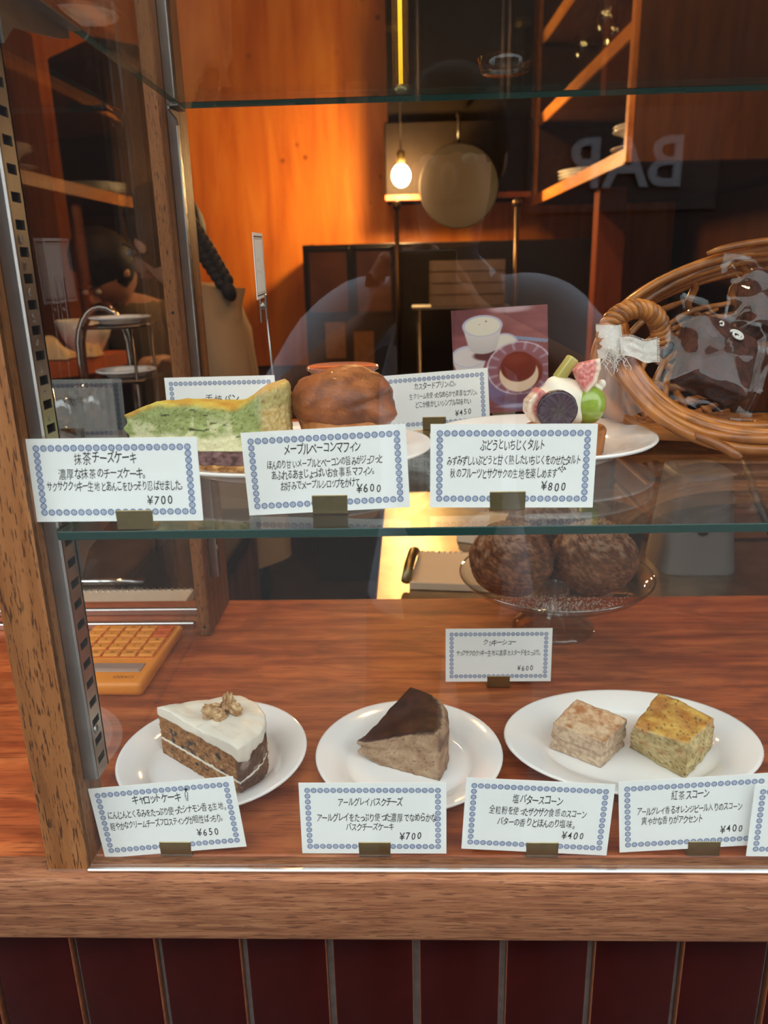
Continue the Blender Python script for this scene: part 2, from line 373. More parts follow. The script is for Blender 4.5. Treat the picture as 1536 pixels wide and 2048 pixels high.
glass_shelf(UZ, .480, .868, -.231, 'top glass shelf of the case, just under a drinking glass')
dcp(MB().box(XS, 1.05,   .4590, .4624, .0005, .0034, .0008), 'bottom_channel', M_alu)
for y in (.873, .915):
    tag(MB().box(-.95, -.272, y - .004, y + .004, .0005, .009, .001).build('sliding_rail', M_alu), 'bright aluminium rail on the counter, ' + ('nearer the calculator' if y < .9 else 'farther behind the calculator'), 'rail', 'aluminium rails behind the calculator')

# ------------------------------------------------------------------ plates
def plate_prof(R, h=.018):
    return [(0, .0055), (.60 * R, .0055), (.655 * R, .0060), (.69 * R, .0080), (.735 * R, .0115), (.85 * R, h - .0030), (.965 * R, h - .0002), (.99 * R, h), (R, h - .0012), (.985 * R, h - .003), (.86 * R, h - .0062), (.735 * R, .0068), (.67 * R, .0022), (.64 * R, 0), (.58 * R, 0), (.56 * R, .0015), (0, .0015)]
def plate(loc, a, b, label, group='white plates in the display case'):
    o = MB().lathe(plate_prof(1.0 * a), 72, (0, 0, 0), 1, b / a).build('plate', M_white, None, loc)
    return tag(o, label, 'plate', group)
plate((-.1785, .588, .0004), .0835, .0835, 'round white plate under the carrot cake slice')
plate((-.004, .587, .0004), .0825, .0825, 'round white plate under the dark-topped cheesecake slice')
plate((.195, .606, .0004), .113, .082, 'oval white plate under the two scones')
plate((-.107, .646, SZ + .0004), .127, .106, 'large white plate on the glass shelf under the green cake and muffin')
plate((.117, .675, SZ + .0004), .099, .098, 'round white plate on the glass shelf under the fruit tart')

# ------------------------------------------------------------------ price cards
_g = {}
def glyph(ch):
    if ch not in _g:
        cu = bpy.data.curves.new('g', 'FONT'); cu.body = ch; cu.size = 1; cu.resolution_u = 2; cu.offset = 0 if ord(ch) > 0x3400 and ord(ch) < 0xa000 else .008
        o = bpy.data.objects.new('g', cu); C.objects.link(o); dg = bpy.context.evaluated_depsgraph_get()
        me = o.evaluated_get(dg).to_mesh()
        v = [(p.co.x, p.co.y) for p in me.vertices]; f = [tuple(p.vertices) for p in me.polygons]
        xs = [p[0] for p in v] or [0, .3]
        _g[ch] = (v, f, min(xs), max(xs)); o.evaluated_get(dg).to_mesh_clear(); C.objects.unlink(o); bpy.data.objects.remove(o); bpy.data.curves.remove(cu)
    return _g[ch]
def stroke(mb, pts, w, y):
    P2 = [Vector((p[0], 0, p[1])) for p in pts]; v = []; f = []
    for i, p in enumerate(P2):
        t = (P2[min(i + 1, len(P2) - 1)] - P2[max(i - 1, 0)]).normalized(); nn = Vector((-t.z, 0, t.x)) * w * .5
        v += [(p.x + nn.x, y, p.z + nn.z), (p.x - nn.x, y, p.z - nn.z)]
    f = [(2 * i, 2 * i + 1, 2 * i + 3, 2 * i + 2) for i in range(len(P2) - 1)]
    mb.add(v, f, 0, False)
def write(mb, text, x0, x1, z, h, y, rnd, slope=0):
    """handwritten line: glyphs jittered and squeezed to run from x0 to x1, stroked in the pen's dark ink"""
    adv = []; x = 0
    for ch in text:
        if ch == ' ': adv.append((ch, x)); x += .35; continue
        wdt = .62 if ord(ch) < 256 else (.80 if '぀' <= ch <= 'ヿ' else .98)
        if ch in 'ッっャュョゃゅょィ、。': wdt *= .72
        adv.append((ch, x)); x += wdt
    k = (x1 - x0) / x
    for ch, ax in adv:
        if ch == ' ': continue
        v, f, mn, mxx = glyph(ch); a = rnd.uniform(-.07, .07); sc = rnd.uniform(.90, 1.06); sh = .10 + rnd.uniform(-.05, .05); dz = rnd.uniform(-.07, .07)
        kk = min(k, h * 1.05); out = []
        full = .5 if ord(ch) < 256 else 1.0
        for (gx, gz) in v:
            px, pz = (gx - .5 * full) * sc, (gz - .36) * sc
            px, pz = px * cos(a) - pz * sin(a) + sh * pz, px * sin(a) + pz * cos(a)
            xx = x0 + (ax + .45 * full) * k + px * kk * .92; zz = z + (pz + .36 + dz) * h + slope * (xx - x0)
            out.append((xx, y, zz))
        mb.add(out, f, 0, False)
def border(w, h, y, rnd, n=21, nv=9, r=.00215, inset=.0062):
    mb = MB(); xs = [lerp(-w / 2 + inset, w / 2 - inset, i / (n - 1)) for i in range(n)]; zs = [lerp(-h / 2 + inset, h / 2 - inset, i / (nv + 1)) for i in range(nv + 2)]
    pos = [(x, z) for x in xs for z in (zs[0], zs[-1])] + [(x, z) for z in zs[1:-1] for x in (xs[0], xs[-1])]
    rr = r
    for (cx, cz) in pos:
        v = []; f = []; N = 24; a0 = rnd.uniform(-.4, .4)
        ring = lambda q: [(cx + q * rr * cos(2 * pi * k / N + a0), y, cz + q * rr * sin(2 * pi * k / N + a0)) for k in range(N)]
        v += ring(1.0); v += ring(.86)
        f += [(k, (k + 1) % N, N + (k + 1) % N, N + k) for k in range(N)]
        o = len(v)
        for q in range(8):   # blue wedges between the eight white petals
            a = 2 * pi * (q + .5) / 8 + a0
            for d, q_ in ((-.25, .87), (.25, .87), (.20, .45), (-.20, .45)): v.append((cx + q_ * rr * cos(a + d * (1.25 if q_ > .5 else 1)), y, cz + q_ * rr * sin(a + d * (1.25 if q_ > .5 else 1))))
            f.append((o, o + 1, o + 2, o + 3)); o += 4
        for q_ in (.34, .18): v += [(cx + q_ * rr * cos(2 * pi * k / 8), y, cz + q_ * rr * sin(2 * pi * k / 8)) for k in range(8)]
        f += [(o + k, o + (k + 1) % 8, o + 8 + (k + 1) % 8, o + 8 + k) for k in range(8)]
        mb.add(v, f, 0, False)
    return mb
CARDG = 'hand-written price cards in the display case'
def price_card(loc, tilt, label, lines, seed, w=.110, h=.0605, rotz=0, lean=.04, price=None, doodle=None, n=21, nv=9):
    rnd = random.Random(seed); mb = MB(); mb.box(-w / 2, w / 2, -.0003, .0003, -h / 2, h / 2)
    o = mb.build('price_card', M_card, None, loc, rot=(-lean, -math.radians(tilt), rotz)); tag(o, label, 'price card', CARDG)
    border(w, h, -.00038, rnd, n, nv).build('card_border', M_blue, o)
    tx = MB()
    for (t, x0, x1, z, hh) in lines: write(tx, t, x0 * w - w / 2, x1 * w - w / 2, h / 2 - z * h, hh * h, -.0004, rnd)
    if price: write(tx, price, .68 * w - w / 2, .84 * w - w / 2, h / 2 - .795 * h, .145 * h, -.0004, rnd)
    if doodle: doodle(tx, w, h)
    if tx.v: tx.build('lettering', M_ink, o)
    return o
def card_clip(loc, label, rotz=0, w=.0242):
    o = MB().box(-w / 2, w / 2, -.0016, -.0006, .0002, .0135, .0004).box(-w / 2, w / 2, .0006, .0016, .0002, .0105, .0004).box(-w / 2, w / 2, -.0016, .012, .0002, .0012, .0004).build('card_clip', M_brass, None, loc, rot=(0, 0, rotz))
    return tag(o, label, 'card clip', 'brass card clips')
def carrot_doodle(tx, w, h):
    x, z = .655 * w - w / 2, h / 2 - .18 * h; L = lambda *p: stroke(tx, [(x + a * .001, z + b * .001) for a, b in p], .00042, -.0004)
    L((0, 1), (-.3, -2), (.1, -6), (.9, -6.4), (1.5, -3), (2, 1), (1, 1.6), (0, 1)); L((.2, -2), (.9, -2.2)); L((.5, -4), (1.1, -4))
    for a in (-1, 0, 1, 2): L((.9, 1.5), (.9 + a * .8, 4.6)); L((.2 + a * .7, 3.2), (1.4 + a * .6, 3.9))
def grape_doodle(tx, w, h):
    x, z = .80 * w - w / 2, h / 2 - .535 * h
    for a, b in ((-1.6, 1), (0, 1.3), (1.6, 1), (-.9, -.4), (.8, -.3), (0, -1.7), (-2.3, .2), (2.2, .1)):
        tx.add([(x + (a + .55 * cos(q * pi / 4)) * .001, -.0004, z + (b + .55 * sin(q * pi / 4)) * .001) for q in range(8)], [tuple(range(8))], 0, False)
    stroke(tx, [(x, z + .0018), (x + .001, z + .0034), (x + .0026, z + .003), (x + .003, z + .0042)], .0004, -.0004)
def pudding_doodle(tx, w, h):
    x, z = .665 * w - w / 2, h / 2 - .225 * h; L = lambda *p: stroke(tx, [(x + a * .001, z + b * .001) for a, b in p], .0004, -.0004)
    L((-2.2, -1), (-1.3, 2), (0, 2.5), (1.3, 2), (2.2, -1), (0, -1.7), (-2.2, -1)); L((-1.3, 1.5), (-.6, 1), (.3, 1.3), (1.3, 1.4)); L((-2.4, -.2), (-4.2, -1), (-2.4, -2.3), (0, -2.8), (2.6, -2.2), (4.2, -1), (2.4, -.2))
price_card((-.1845, .4775, .0345), 5.7, 'lowest-row card tilted up at the right, reading キャロットケーキ, price 650', [('キャロットケーキ', .28, .62, .265, .15), ('にんじんとくるみをたっぷり使ったシナモン香る生地。', .09, .93, .445, .125), ('軽やかなクリームチーズフロスティングが相性ばっちり。', .09, .89, .60, .125)], 1, price='¥650', doodle=carrot_doodle)
price_card((-.0305, .4775, .034), 0, 'level card reading アールグレイバスクチーズ in front of the dark-topped cheesecake', [('アールグレイバスクチーズ', .26, .70, .315, .135), ('アールグレイをたっぷり使った濃厚でなめらかな', .11, .93, .53, .135), ('バスクチーズケーキ', .31, .64, .665, .125)], 2, price='¥700', w=.1085)
price_card((.0905, .4775, .0355), -3.2, 'card tilted down at the right, reading 塩バタースコーン, price 400', [('塩バタースコーン', .32, .66, .315, .15), ('全粒粉を使ったザクザク食感のスコーン', .17, .83, .475, .13), ('バターの香りとほんのり塩味。', .23, .78, .63, .13)], 3, price='¥400', w=.108)
price_card((.2045, .4790, .0375), 4.1, 'card tilted up at the right, reading 紅茶スコーン, price 400', [('紅茶スコーン', .35, .60, .285, .15), ('アールグレイ香るオレンジピール入りのスコーン', .12, .82, .475, .125), ('爽やかな香りがアクセント', .15, .56, .62, .13)], 4, price='¥400', w=.108, h=.0600)
price_card((.2960, .4745, .0345), -.5, 'price card cut off by the edge of the view, in front of the 紅茶スコーン card', [], 5, w=.104)
price_card((-.1886, .4712, .2978), -.2, 'card reading 抹茶チーズケーキ at the left end of the glass shelf, price 700', [('抹茶チーズケーキ', .27, .64, .295, .165), ('濃厚な抹茶のチーズケーキ。', .17, .70, .47, .14), ('サクサククッキー生地とあんこをひっそり忍ばせました。', .09, .91, .62, .135)], 6, price='¥700', w=.1095, h=.0545)
price_card((-.0562, .5005, .2948), 2.3, 'card reading メープルベーコンマフィン in front of the muffin, price 600', [('メープルベーコンマフィン', .25, .72, .285, .15), ('ほんのり甘いメープルとベーコンの旨みがジュワっと', .14, .85, .445, .12), ('あふれるあまじょっぱいお食事系マフィン。', .16, .81, .575, .125), ('お好みでメープルシロップをかけて', .21, .70, .705, .12)], 7, price='¥600', h=.0570)
price_card((.0688, .5035, .2950), -.8, 'card reading ぶどうといちじくタルト in front of the fruit tart, price 800', [('ぶどうといちじくタルト', .30, .69, .30, .15), ('みずみずしいぶどうと甘く熟したいちじくをのせたタルト', .10, .91, .475, .13), ('秋のフルーツとサクサクの生地を楽しめます', .12, .77, .635, .135)], 8, price='¥800', doodle=grape_doodle, h=.0570)
price_card((.0900, .7250, .0375), 0, 'small card reading クッキーシュー on the counter before the cake stand, price 600', [('クッキーシュー', .35, .66, .305, .13), ('サックサクのクッキー生地に濃厚カスタードをたっぷり。', .10, .91, .50, .125)], 9, price='¥600', h=.0600)
price_card((.0270, .7900, .2945), 3.5, 'card reading カスタードプリン behind the muffin, price 450', [('カスタードプリン', .31, .63, .28, .14), ('生クリームを使ったなめらかで濃厚なプリン。', .26, .91, .45, .12), ('どこか懐かしいシンプルな味わい', .31, .83, .60, .125)], 10, price='¥450', doodle=pudding_doodle, h=.0580)
price_card((-.1870, .7600, .2965), .3, 'cream card half hidden behind the green cake slice', [('手焼パン', .35, .66, .43, .17)], 11, h=.0605)
for (x, y, z, lb) in ((-.181, .4775, 0, 'under the tilted carrot cake card priced 650'), (-.030, .4775, 0, 'under the level cheesecake card on the wooden counter'), (.095, .4775, 0, 'under the pale scone card tilted down at the right'), (.2145, .4790, 0, 'under the tea scone card tilted up at the right'), (-.1785, .4712, SZ, 'under the green cake card at the end of the glass shelf'), (-.0545, .5005, SZ, 'under the muffin card priced 600 on the glass shelf'), (.066, .5035, SZ, 'under the fruit tart card priced 800'), (.0905, .7250, 0, 'under the small cream puff card by the cake stand'), (.026, .7900, SZ, 'under the pudding card priced 450'), (.107, .862, SZ, 'holding the pudding photograph'), (-.187, .7600, SZ, 'under the cream card hidden behind the green cake'), (.300, .4745, 0, 'under the card cut off by the edge of the view')):
    card_clip((x, y, z + .0003), 'bent brass card clip ' + lb)

# pudding photograph: a flat print
def pud_print(co, nrm):
    u, v = co.x / .104 + .5, co.z / .114 + .5
    def el(cx, cy, rx, ry, soft=.06): d = math.sqrt(((u - cx) / rx) ** 2 + ((v - cy) / ry) ** 2); return sstep(1 + soft, 1 - soft, d)
    g = fbm((u * 2, v * 9, 3), 1); c = mix(srgb(112, 58, 62), srgb(150, 88, 88), .5 + g * .7)
    c = mix(c, srgb(70, 42, 48), el(.05, .95, .25, .2, .5) * .6); c = mix(c, srgb(190, 160, 165), el(.62, .985, .2, .035, .4) * .8)
    if u > .5 and abs(v - (.72 - .14 * (u - .6))) < .016: c = srgb(120, 140, 165)
    if u > .6 and abs(v - (.55 - .14 * (u - .6))) < .012: c = srgb(150, 150, 170)
    def cup(cx, cy, rx, ry, hgt, cc):
        nonlocal c
        for i in range(6): c = mix(c, mix((.50, .45, .44), (.62, .56, .53), i / 5), el(cx, cy - hgt * (1 - i / 5), rx * (.72 + .25 * i / 5), ry * (.72 + .25 * i / 5), .05))
        c = mix(c, srgb(175, 175, 195), el(cx, cy, rx, ry, .03)); c = mix(c, cc, el(cx, cy - .004, rx * .88, ry * .88, .04))
    cup(.54, .66, .15, .10, .13, srgb(214, 205, 190)); cup(.17, .56, .19, .105, .13, srgb(205, 195, 190))
    c = mix(c, srgb(95, 50, 50), el(.36, .56, .15, .05, .2)); cup(.32, .84, .21, .10, .19, srgb(216, 208, 188))
    c = mix(c, srgb(140, 120, 110), max(el(.36, .88, .012, .008), el(.29, .855, .008, .006)))
    c = mix(c, srgb(120, 100, 130), el(.70, .26, .36, .24, .03)); c = mix(c, srgb(140, 90, 98), el(.70, .42, .35, .255, .03))
    a = math.atan2((v - .42) / .255, (u - .70) / .35); rr = math.hypot((v - .42) / .255, (u - .70) / .35)
    if .70 < rr < 1.0: c = mix(c, srgb(200, 185, 200), .4 * max(0, sin(a * 15)) ** 3 + (.7 if rr > .95 else 0)) 
    c = mix(c, srgb(120, 50, 38), el(.71, .38, .235, .17, .06)); c = mix(c, srgb(225, 195, 165), el(.69, .36, .205, .165, .04))
    c = mix(c, srgb(112, 40, 28), el(.685, .435, .188, .145, .04)); c = mix(c, srgb(150, 70, 50), el(.66, .51, .10, .05, .8) * .35)
    c = mix(c, srgb(110, 60, 60), el(.72, .13, .25, .05, .4) * .7); c = mix(c, srgb(190, 185, 205), el(.70, .06, .22, .018, .5) * .6)
    return c
pm = MB().grid(lambda a, b: ((a - .5) * .104, -.0004, (b - .5) * .114), 150, 160, smooth=False)
ph = MB().box(-.052, .052, -.0003, .0003, -.057, .057).build('photo_print', M_card, None, (.1015, .862, .3255), rot=(-.03, -math.radians(2.6), 0))
tag(ph, 'printed photograph of custard puddings in glass and plastic cups, standing on the glass shelf', 'photograph')
pm.build('picture', VC('photo_ink', .35), ph, col=pud_print)
# ================================================================== CAKES AND BREADS
def resample(pts, step):
    out = []; n = len(pts)
    for i in range(n):
        a, b = Vector(pts[i]), Vector(pts[(i + 1) % n]); m = max(1, round((b - a).length / step))
        out += [a.lerp(b, k / m) for k in range(m)]
    return out
def slab(outline, zb, zt, step=.0016, nl=24, rings=10, rnd=.003, jag=.0006, js=260, bulge=0, seed=0, flatnoise=.0004):
    """solid with a free outline: zb(x,y) underside, zt(x,y) top; rounded upper rim and crumbly sides"""
    P2 = resample([Vector(p) for p in outline], step); n = len(P2); c = sum(P2, Vector((0, 0))) / n
    mb = MB(); v = []; f = []
    def ring(scale_in, z_t):
        row = []
        for p in P2:
            d = (c - p); L = d.length; q = p + d * min(1, scale_in / max(L, 1e-5)) if scale_in < 1 else p.lerp(c, scale_in - 1)
            zz0, zz1 = zb(q.x, q.y), zt(q.x, q.y); z = lerp(zz0, zz1, z_t)
            if z_t < 1 or scale_in < 1:
                g = fbm((q.x * js + seed, q.y * js, z * js), 1, 3) * jag + bulge * sin(pi * min(1, z_t)); q = q - d.normalized() * g
            z += fbm((q.x * 120, q.y * 120, seed), 1, 3) * flatnoise * (1 if z_t > .5 else 0)
            row.append((q.x, q.y, z))
        return row
    rows = [ring(1.9999, 0.0)] + [ring(1 + .33 * (2 - k), 0) for k in range(0)]
    rows = []
    for k in range(nl):
        t = k / (nl - 1); up = max(0, (t - .86) / .14); ins = rnd * (1 - math.sqrt(max(0, 1 - up * up)))
        rows.append(ring(ins, .0 + t))
    for k in range(1, rings):
        s_ = rnd + (1) * k / rings
        t = k / rings; row = []
        for i, p in enumerate(P2):
            q0 = Vector(rows[nl - 1][i]); q = Vector((lerp(q0.x, c.x, t), lerp(q0.y, c.y, t)))
            z = zt(q.x, q.y) + fbm((q.x * 120, q.y * 120, seed), 1, 3) * flatnoise; row.append((q.x, q.y, z))
        rows.append(row)
    for r in rows: v += r
    for j in range(len(rows) - 1):
        for i in range(n): f.append((j * n + i, j * n + (i + 1) % n, (j + 1) * n + (i + 1) % n, (j + 1) * n + i))
    v.append((c.x, c.y, zt(c.x, c.y))); L = (len(rows) - 1) * n
    f += [(L + i, L + (i + 1) % n, len(v) - 1) for i in range(n)]
    f.append(tuple(range(n))[::-1])
    mb.add(v, f); return mb
def arc(p, q, bulge, n=8):
    p, q = Vector(p), Vector(q); m = (q - p); nn = Vector((m.y, -m.x)) * bulge
    return [tuple(p + m * (k / n) + nn * 4 * (k / n) * (1 - k / n)) for k in range(n + 1)]
flat = lambda h: (lambda x, y: h)

# ---- carrot cake slice
A, B, Dp = (-.229, .601), (-.1425, .5345), (-.166, .6185)
out_ = [A] + arc(B, Dp, .30, 12)
cx_, cy_ = -.17, .58
ck = thing('carrot_cake_slice', 'slice of brown carrot cake with white frosting and walnuts on a white plate', 'cake slice', (cx_, cy_, .006))
def loc2(o): return [(x - cx_, y - cy_) for x, y in o]
oc = loc2(out_)
def crumb(seed, dust=False):
    def f(co, nrm):
        g = fbm((co.x * 160 + seed, co.y * 160, co.z * 160), 1, 4); h = fbm((co.x * 420 + seed, co.y * 420, co.z * 420), 1, 3)
        c = mix(srgb(118, 72, 34), srgb(176, 122, 66), .5 + .9 * h + .5 * g)
        k = n3((co.x * 105 + seed * 3, co.y * 105, co.z * 150)); c = mix(c, srgb(48, 38, 34), sstep(.30, .42, k))
        k2 = n3((co.x * 130 + seed * 5 + 9, co.y * 130, co.z * 160)); c = mix(c, srgb(188, 146, 96), sstep(.36, .48, k2) * .8)
        # outer crust of the cake: away from the two cut faces
        far = (Vector((co.x, co.y)) - Vector(oc[0])).length
        if far > .104 + (abs(co.y - .0) * 0): c = mix(c, mix(srgb(82, 50, 34), srgb(112, 76, 54), .5 + h), sstep(.100, .109, far))
        if dust: c = mix(c, srgb(196, 176, 160), sstep(.102, .110, far) * sstep(.1, .5, fbm((co.x * 60, co.y * 60, co.z * 110), 1, 3)) * .6)
        return c
    return f
M_crumb = VC('cake_crumb', .8, bmp=.8, bscale=600, bdist=.0012, var=.3, vscale=700)
M_frost = P('cream_frosting', (.80, .74, .62), .42, bmp=.12, bscale=260, sss=.12, var=.03, coat=.15)
lean = lambda h0: (lambda x, y: h0 + .0)
slab(oc, flat(.0), flat(.0150), jag=.0011, rnd=.001, seed=1).build('lower_sponge', M_crumb, ck, col=crumb(1))
slab([(x * .985, y * .985) for x, y in oc], flat(.0146), flat(.0182), nl=6, jag=.0008, rnd=.0012, seed=2, rings=4).build('cream_filling', M_frost, ck)
slab(oc, flat(.0176), flat(.0405), jag=.0011, rnd=.001, seed=3).build('upper_sponge', M_crumb, ck, col=crumb(3, True))
ftop = lambda x, y: .0500 + .0018 * sin(x * 90) + .002 * fbm((x * 45, y * 45, 1), 1, 2) - .004 * sstep(.03, .0, (Vector((x, y)) - Vector(oc[0])).length)
def fbot(x, y):
    far = (Vector((x, y)) - Vector(oc[0])).length
    return .0395 - .011 * sstep(.100, .112, far) * (.5 + .8 * n3((x * 70, y * 70, 4))) - .0015 * n3((x * 120, y * 120, 0))
slab([(x * 1.012, y * 1.012) for x, y in oc], fbot, ftop, nl=16, rnd=.009, jag=.0008, js=120, bulge=.0007, seed=4, rings=14, flatnoise=.0009).build('frosting', M_frost, ck)
M_nut = VC('walnut_meat', .5, bmp=.3, bscale=500, coat=.1)
def nutcol(co, nrm): return mix(srgb(150, 98, 52), srgb(214, 178, 128), .5 + 1.1 * fbm((co.x * 260, co.y * 260, co.z * 260), 1, 3))
for (x, y, z, r, ry, rz, sd) in ((-.003, .000, .0555, .0095, .5, .4, 1), (.0085, .008, .0590, .0092, -.9, 1.5, 5), (.016, .001, .0575, .0075, .3, 2.6, 9), (.004, -.003, .0525, .0062, .2, .5, 14)):
    fn = lambda d, sd=sd: 1 + .42 * n3((d.x * 2.3 + sd, d.y * 2.3, d.z * 2.3)) + .2 * n3((d.x * 5 + sd, d.y * 5, d.z * 5)) - .32 * math.exp(-(d.y * 7) ** 2)
    MB().ball((x, y, z), (r, r * .62, r * .8), 28, 18, fn=fn, M=Matrix.Rotation(rz, 3, 'Z') @ Matrix.Rotation(ry, 3, 'Y')).build('walnut', M_nut, ck, col=nutcol)

# ---- dark-topped cheesecake slice
A, B, Dp = (-.0495, .591), (.0215, .5600), (-.002, .6340)
cx_, cy_ = -.005, .592
bo = loc2([A] + [tuple(Vector(A).lerp(Vector(B), .5) + Vector((0, -.001)))] + arc(B, Dp, .26, 12))
bk = thing('basque_cheesecake_slice', 'wedge of pale brown cheesecake with a dark baked top on a round plate', 'cake slice', (cx_, cy_, .006))
tipd = lambda x, y: (Vector((x, y)) - Vector(bo[0])).length
btop = lambda x, y: lerp(.0195, .0455, sstep(-.006, .076, tipd(x, y))) + .0045 * sstep(.0, .045, y) + .0012 * fbm((x * 60, y * 60, 2), 1, 2)
bbot = lambda x, y: .0055 * sstep(.022, 0, tipd(x, y))
def basq(co, nrm):
    far = tipd(co.x, co.y); g = fbm((co.x * 90, co.y * 90, co.z * 140), 1, 4); h = fbm((co.x * 380, co.y * 380, co.z * 500), 1, 3)
    c = mix(srgb(150, 118, 90), srgb(186, 158, 128), .5 + .7 * g + .3 * h)
    c = mix(c, srgb(98, 66, 48), sstep(.42, .55, n3((co.x * 420, co.y * 420, co.z * 900))) * .7)
    zz = btop(co.x, co.y); edge = zz - co.z
    if far > .0745: c = mix(c, mix(srgb(96, 58, 40), srgb(172, 132, 98), .5 + 1.2 * g), sstep(.0745, .079, far) * .85)
    dark = mix(srgb(50, 28, 20), srgb(72, 40, 27), .5 + .8 * g)
    t = sstep(.0021, .0012, edge) * (1 - sstep(.0735 + .004 * g, .0765 + .004 * g, far))
    return mix(c, dark, t)
bs = slab(bo, bbot, btop, step=.0013, nl=30, rings=16, rnd=.0022, jag=.0014, js=110, bulge=.0008, seed=11)
def groove(p):
    d = tipd(p.x, p.y); zt_ = btop(p.x, p.y)
    if d < .05 and p.z < zt_ - .003:
        k = math.exp(-((p.z - .5 * zt_ - .002) / .0022) ** 2) * sstep(.05, .0, d) * .004; v = Vector((.02, .01)) - Vector((p.x, p.y)); v.normalize(); p = Vector((p.x + v.x * k, p.y + v.y * k, p.z))
    return tuple(p)
bs.jit(groove)
bs.build('cheesecake', VC('cheesecake_body', .62, bmp=.5, bscale=420, bdist=.0010, var=.12, vscale=600), bk, col=basq)

# ---- scones
def scone(name, label, base, top, zt, cfun, seed, crack, parent_loc):
    cx, cy = parent_loc; N = 15
    b = [Vector((x - cx, y - cy, .0)) for x, y in base]; t = [Vector((x - cx, y - cy, z - .006)) for (x, y), z in zip(top, zt)]
    o = thing(name, label, 'scone', (cx, cy, .0062)); mb = MB(); bm = bmesh.new(); bmesh.ops.create_cube(bm, size=1)
    bmesh.ops.subdivide_edges(bm, edges=bm.edges[:], cuts=26, use_grid_fill=True)
    for q in bm.verts:
        u, v, w_ = q.co.x + .5, q.co.y + .5, q.co.z + .5
        e = .45                                     # soften the cube towards a rounded block
        d = Vector((u - .5, v - .5, w_ - .5)) * 2; m = max(abs(d.x), abs(d.y), abs(d.z)); d2 = d * lerp(1, m / max(d.length, 1e-6) * 1.32, .13)
        u, v, w_ = d2.x / 2 + .5, d2.y / 2 + .5, d2.z / 2 + .5
        bi = b[0].lerp(b[1], u).lerp(b[3].lerp(b[2], u), v); ti = t[0].lerp(t[1], u).lerp(t[3].lerp(t[2], u), v)
        p = bi.lerp(ti, w_)
        side = max(abs(u - .5), abs(v - .5)) * 2
        cr = math.exp(-((w_ - .34 - .1 * sin(u * 5 + v * 3)) / .07) ** 2) * crack * sstep(.7, 1, side)
        n_ = Vector((p.x, p.y, 0)).normalized() if p.length > 1e-6 else Vector((0, 0, 1))
        p += n_ * (fbm((p.x * 80 + seed, p.y * 80, p.z * 80), 1, 4) * .0016 - cr) + Vector((0, 0, 1)) * (fbm((p.x * 50 + seed, p.y * 50, 7), 1, 3) * .0018 * w_)
        q.co = p
    bm.verts.index_update(); mb.add([q.co for q in bm.verts], [[q.index for q in f.verts] for f in bm.faces]); bm.free()
    mb.build('scone_body', VC(name + '_crust', .72, bmp=.8, bscale=380, bdist=.0013, var=.16, vscale=420), o, col=cfun(o)); return o
def s1col(o):
    def f(co, nrm):
        g = fbm((co.x * 90, co.y * 90, co.z * 90), 1, 4); h = fbm((co.x * 300, co.y * 300, co.z * 300), 1, 3)
        side = mix(srgb(176, 146, 116), srgb(216, 190, 160), .5 + .9 * h + .4 * g); topc = mix(srgb(178, 112, 56), srgb(224, 190, 150), .5 + 1.1 * g + .5 * h)
        edge = sstep(.016, .026, co.z)
        return mix(side, topc, sstep(.45, .8, nrm.z) * .9 + .35 * edge * max(0, -nrm.y) * (.5 + g))
    return f
def s2col(o):
    def f(co, nrm):
        g = fbm((co.x * 80 + 4, co.y * 80, co.z * 80), 1, 4); h = fbm((co.x * 280, co.y * 280, co.z * 280), 1, 3)
        side = mix(srgb(168, 142, 84), srgb(218, 196, 140), .5 + .8 * h + .5 * g); topc = mix(srgb(186, 118, 32), srgb(226, 178, 82), .5 + 1.2 * g)
        c = mix(side, topc, sstep(.4, .8, nrm.z)); c = mix(c, srgb(190, 120, 60), sstep(.2, .4, n3((co.x * 70 + 3, co.y * 70, co.z * 70))) * .5)
        return mix(c, srgb(58, 50, 34), sstep(.42, .54, n3((co.x * 640, co.y * 640, co.z * 640))) * .85)
    return f
# corners given front, right, back, left
scone('plain_scone', 'pale wholemeal scone, the smaller and lighter of the two on the oval plate', [(.1625, .5755), (.191, .609), (.155, .640), (.123, .606)], [(.163, .573), (.190, .604), (.152, .635), (.124, .602)], [.0345, .038, .0395, .035], s1col, 3, .0022, (.158, .606))
scone('tea_scone', 'golden scone flecked with dark tea leaves, the larger on the oval plate', [(.2295, .5605), (.268, .604), (.229, .640), (.194, .607)], [(.227, .557), (.263, .594), (.226, .634), (.188, .582)], [.0440, .0445, .0470, .0430], s2col, 21, .0006, (.230, .602))

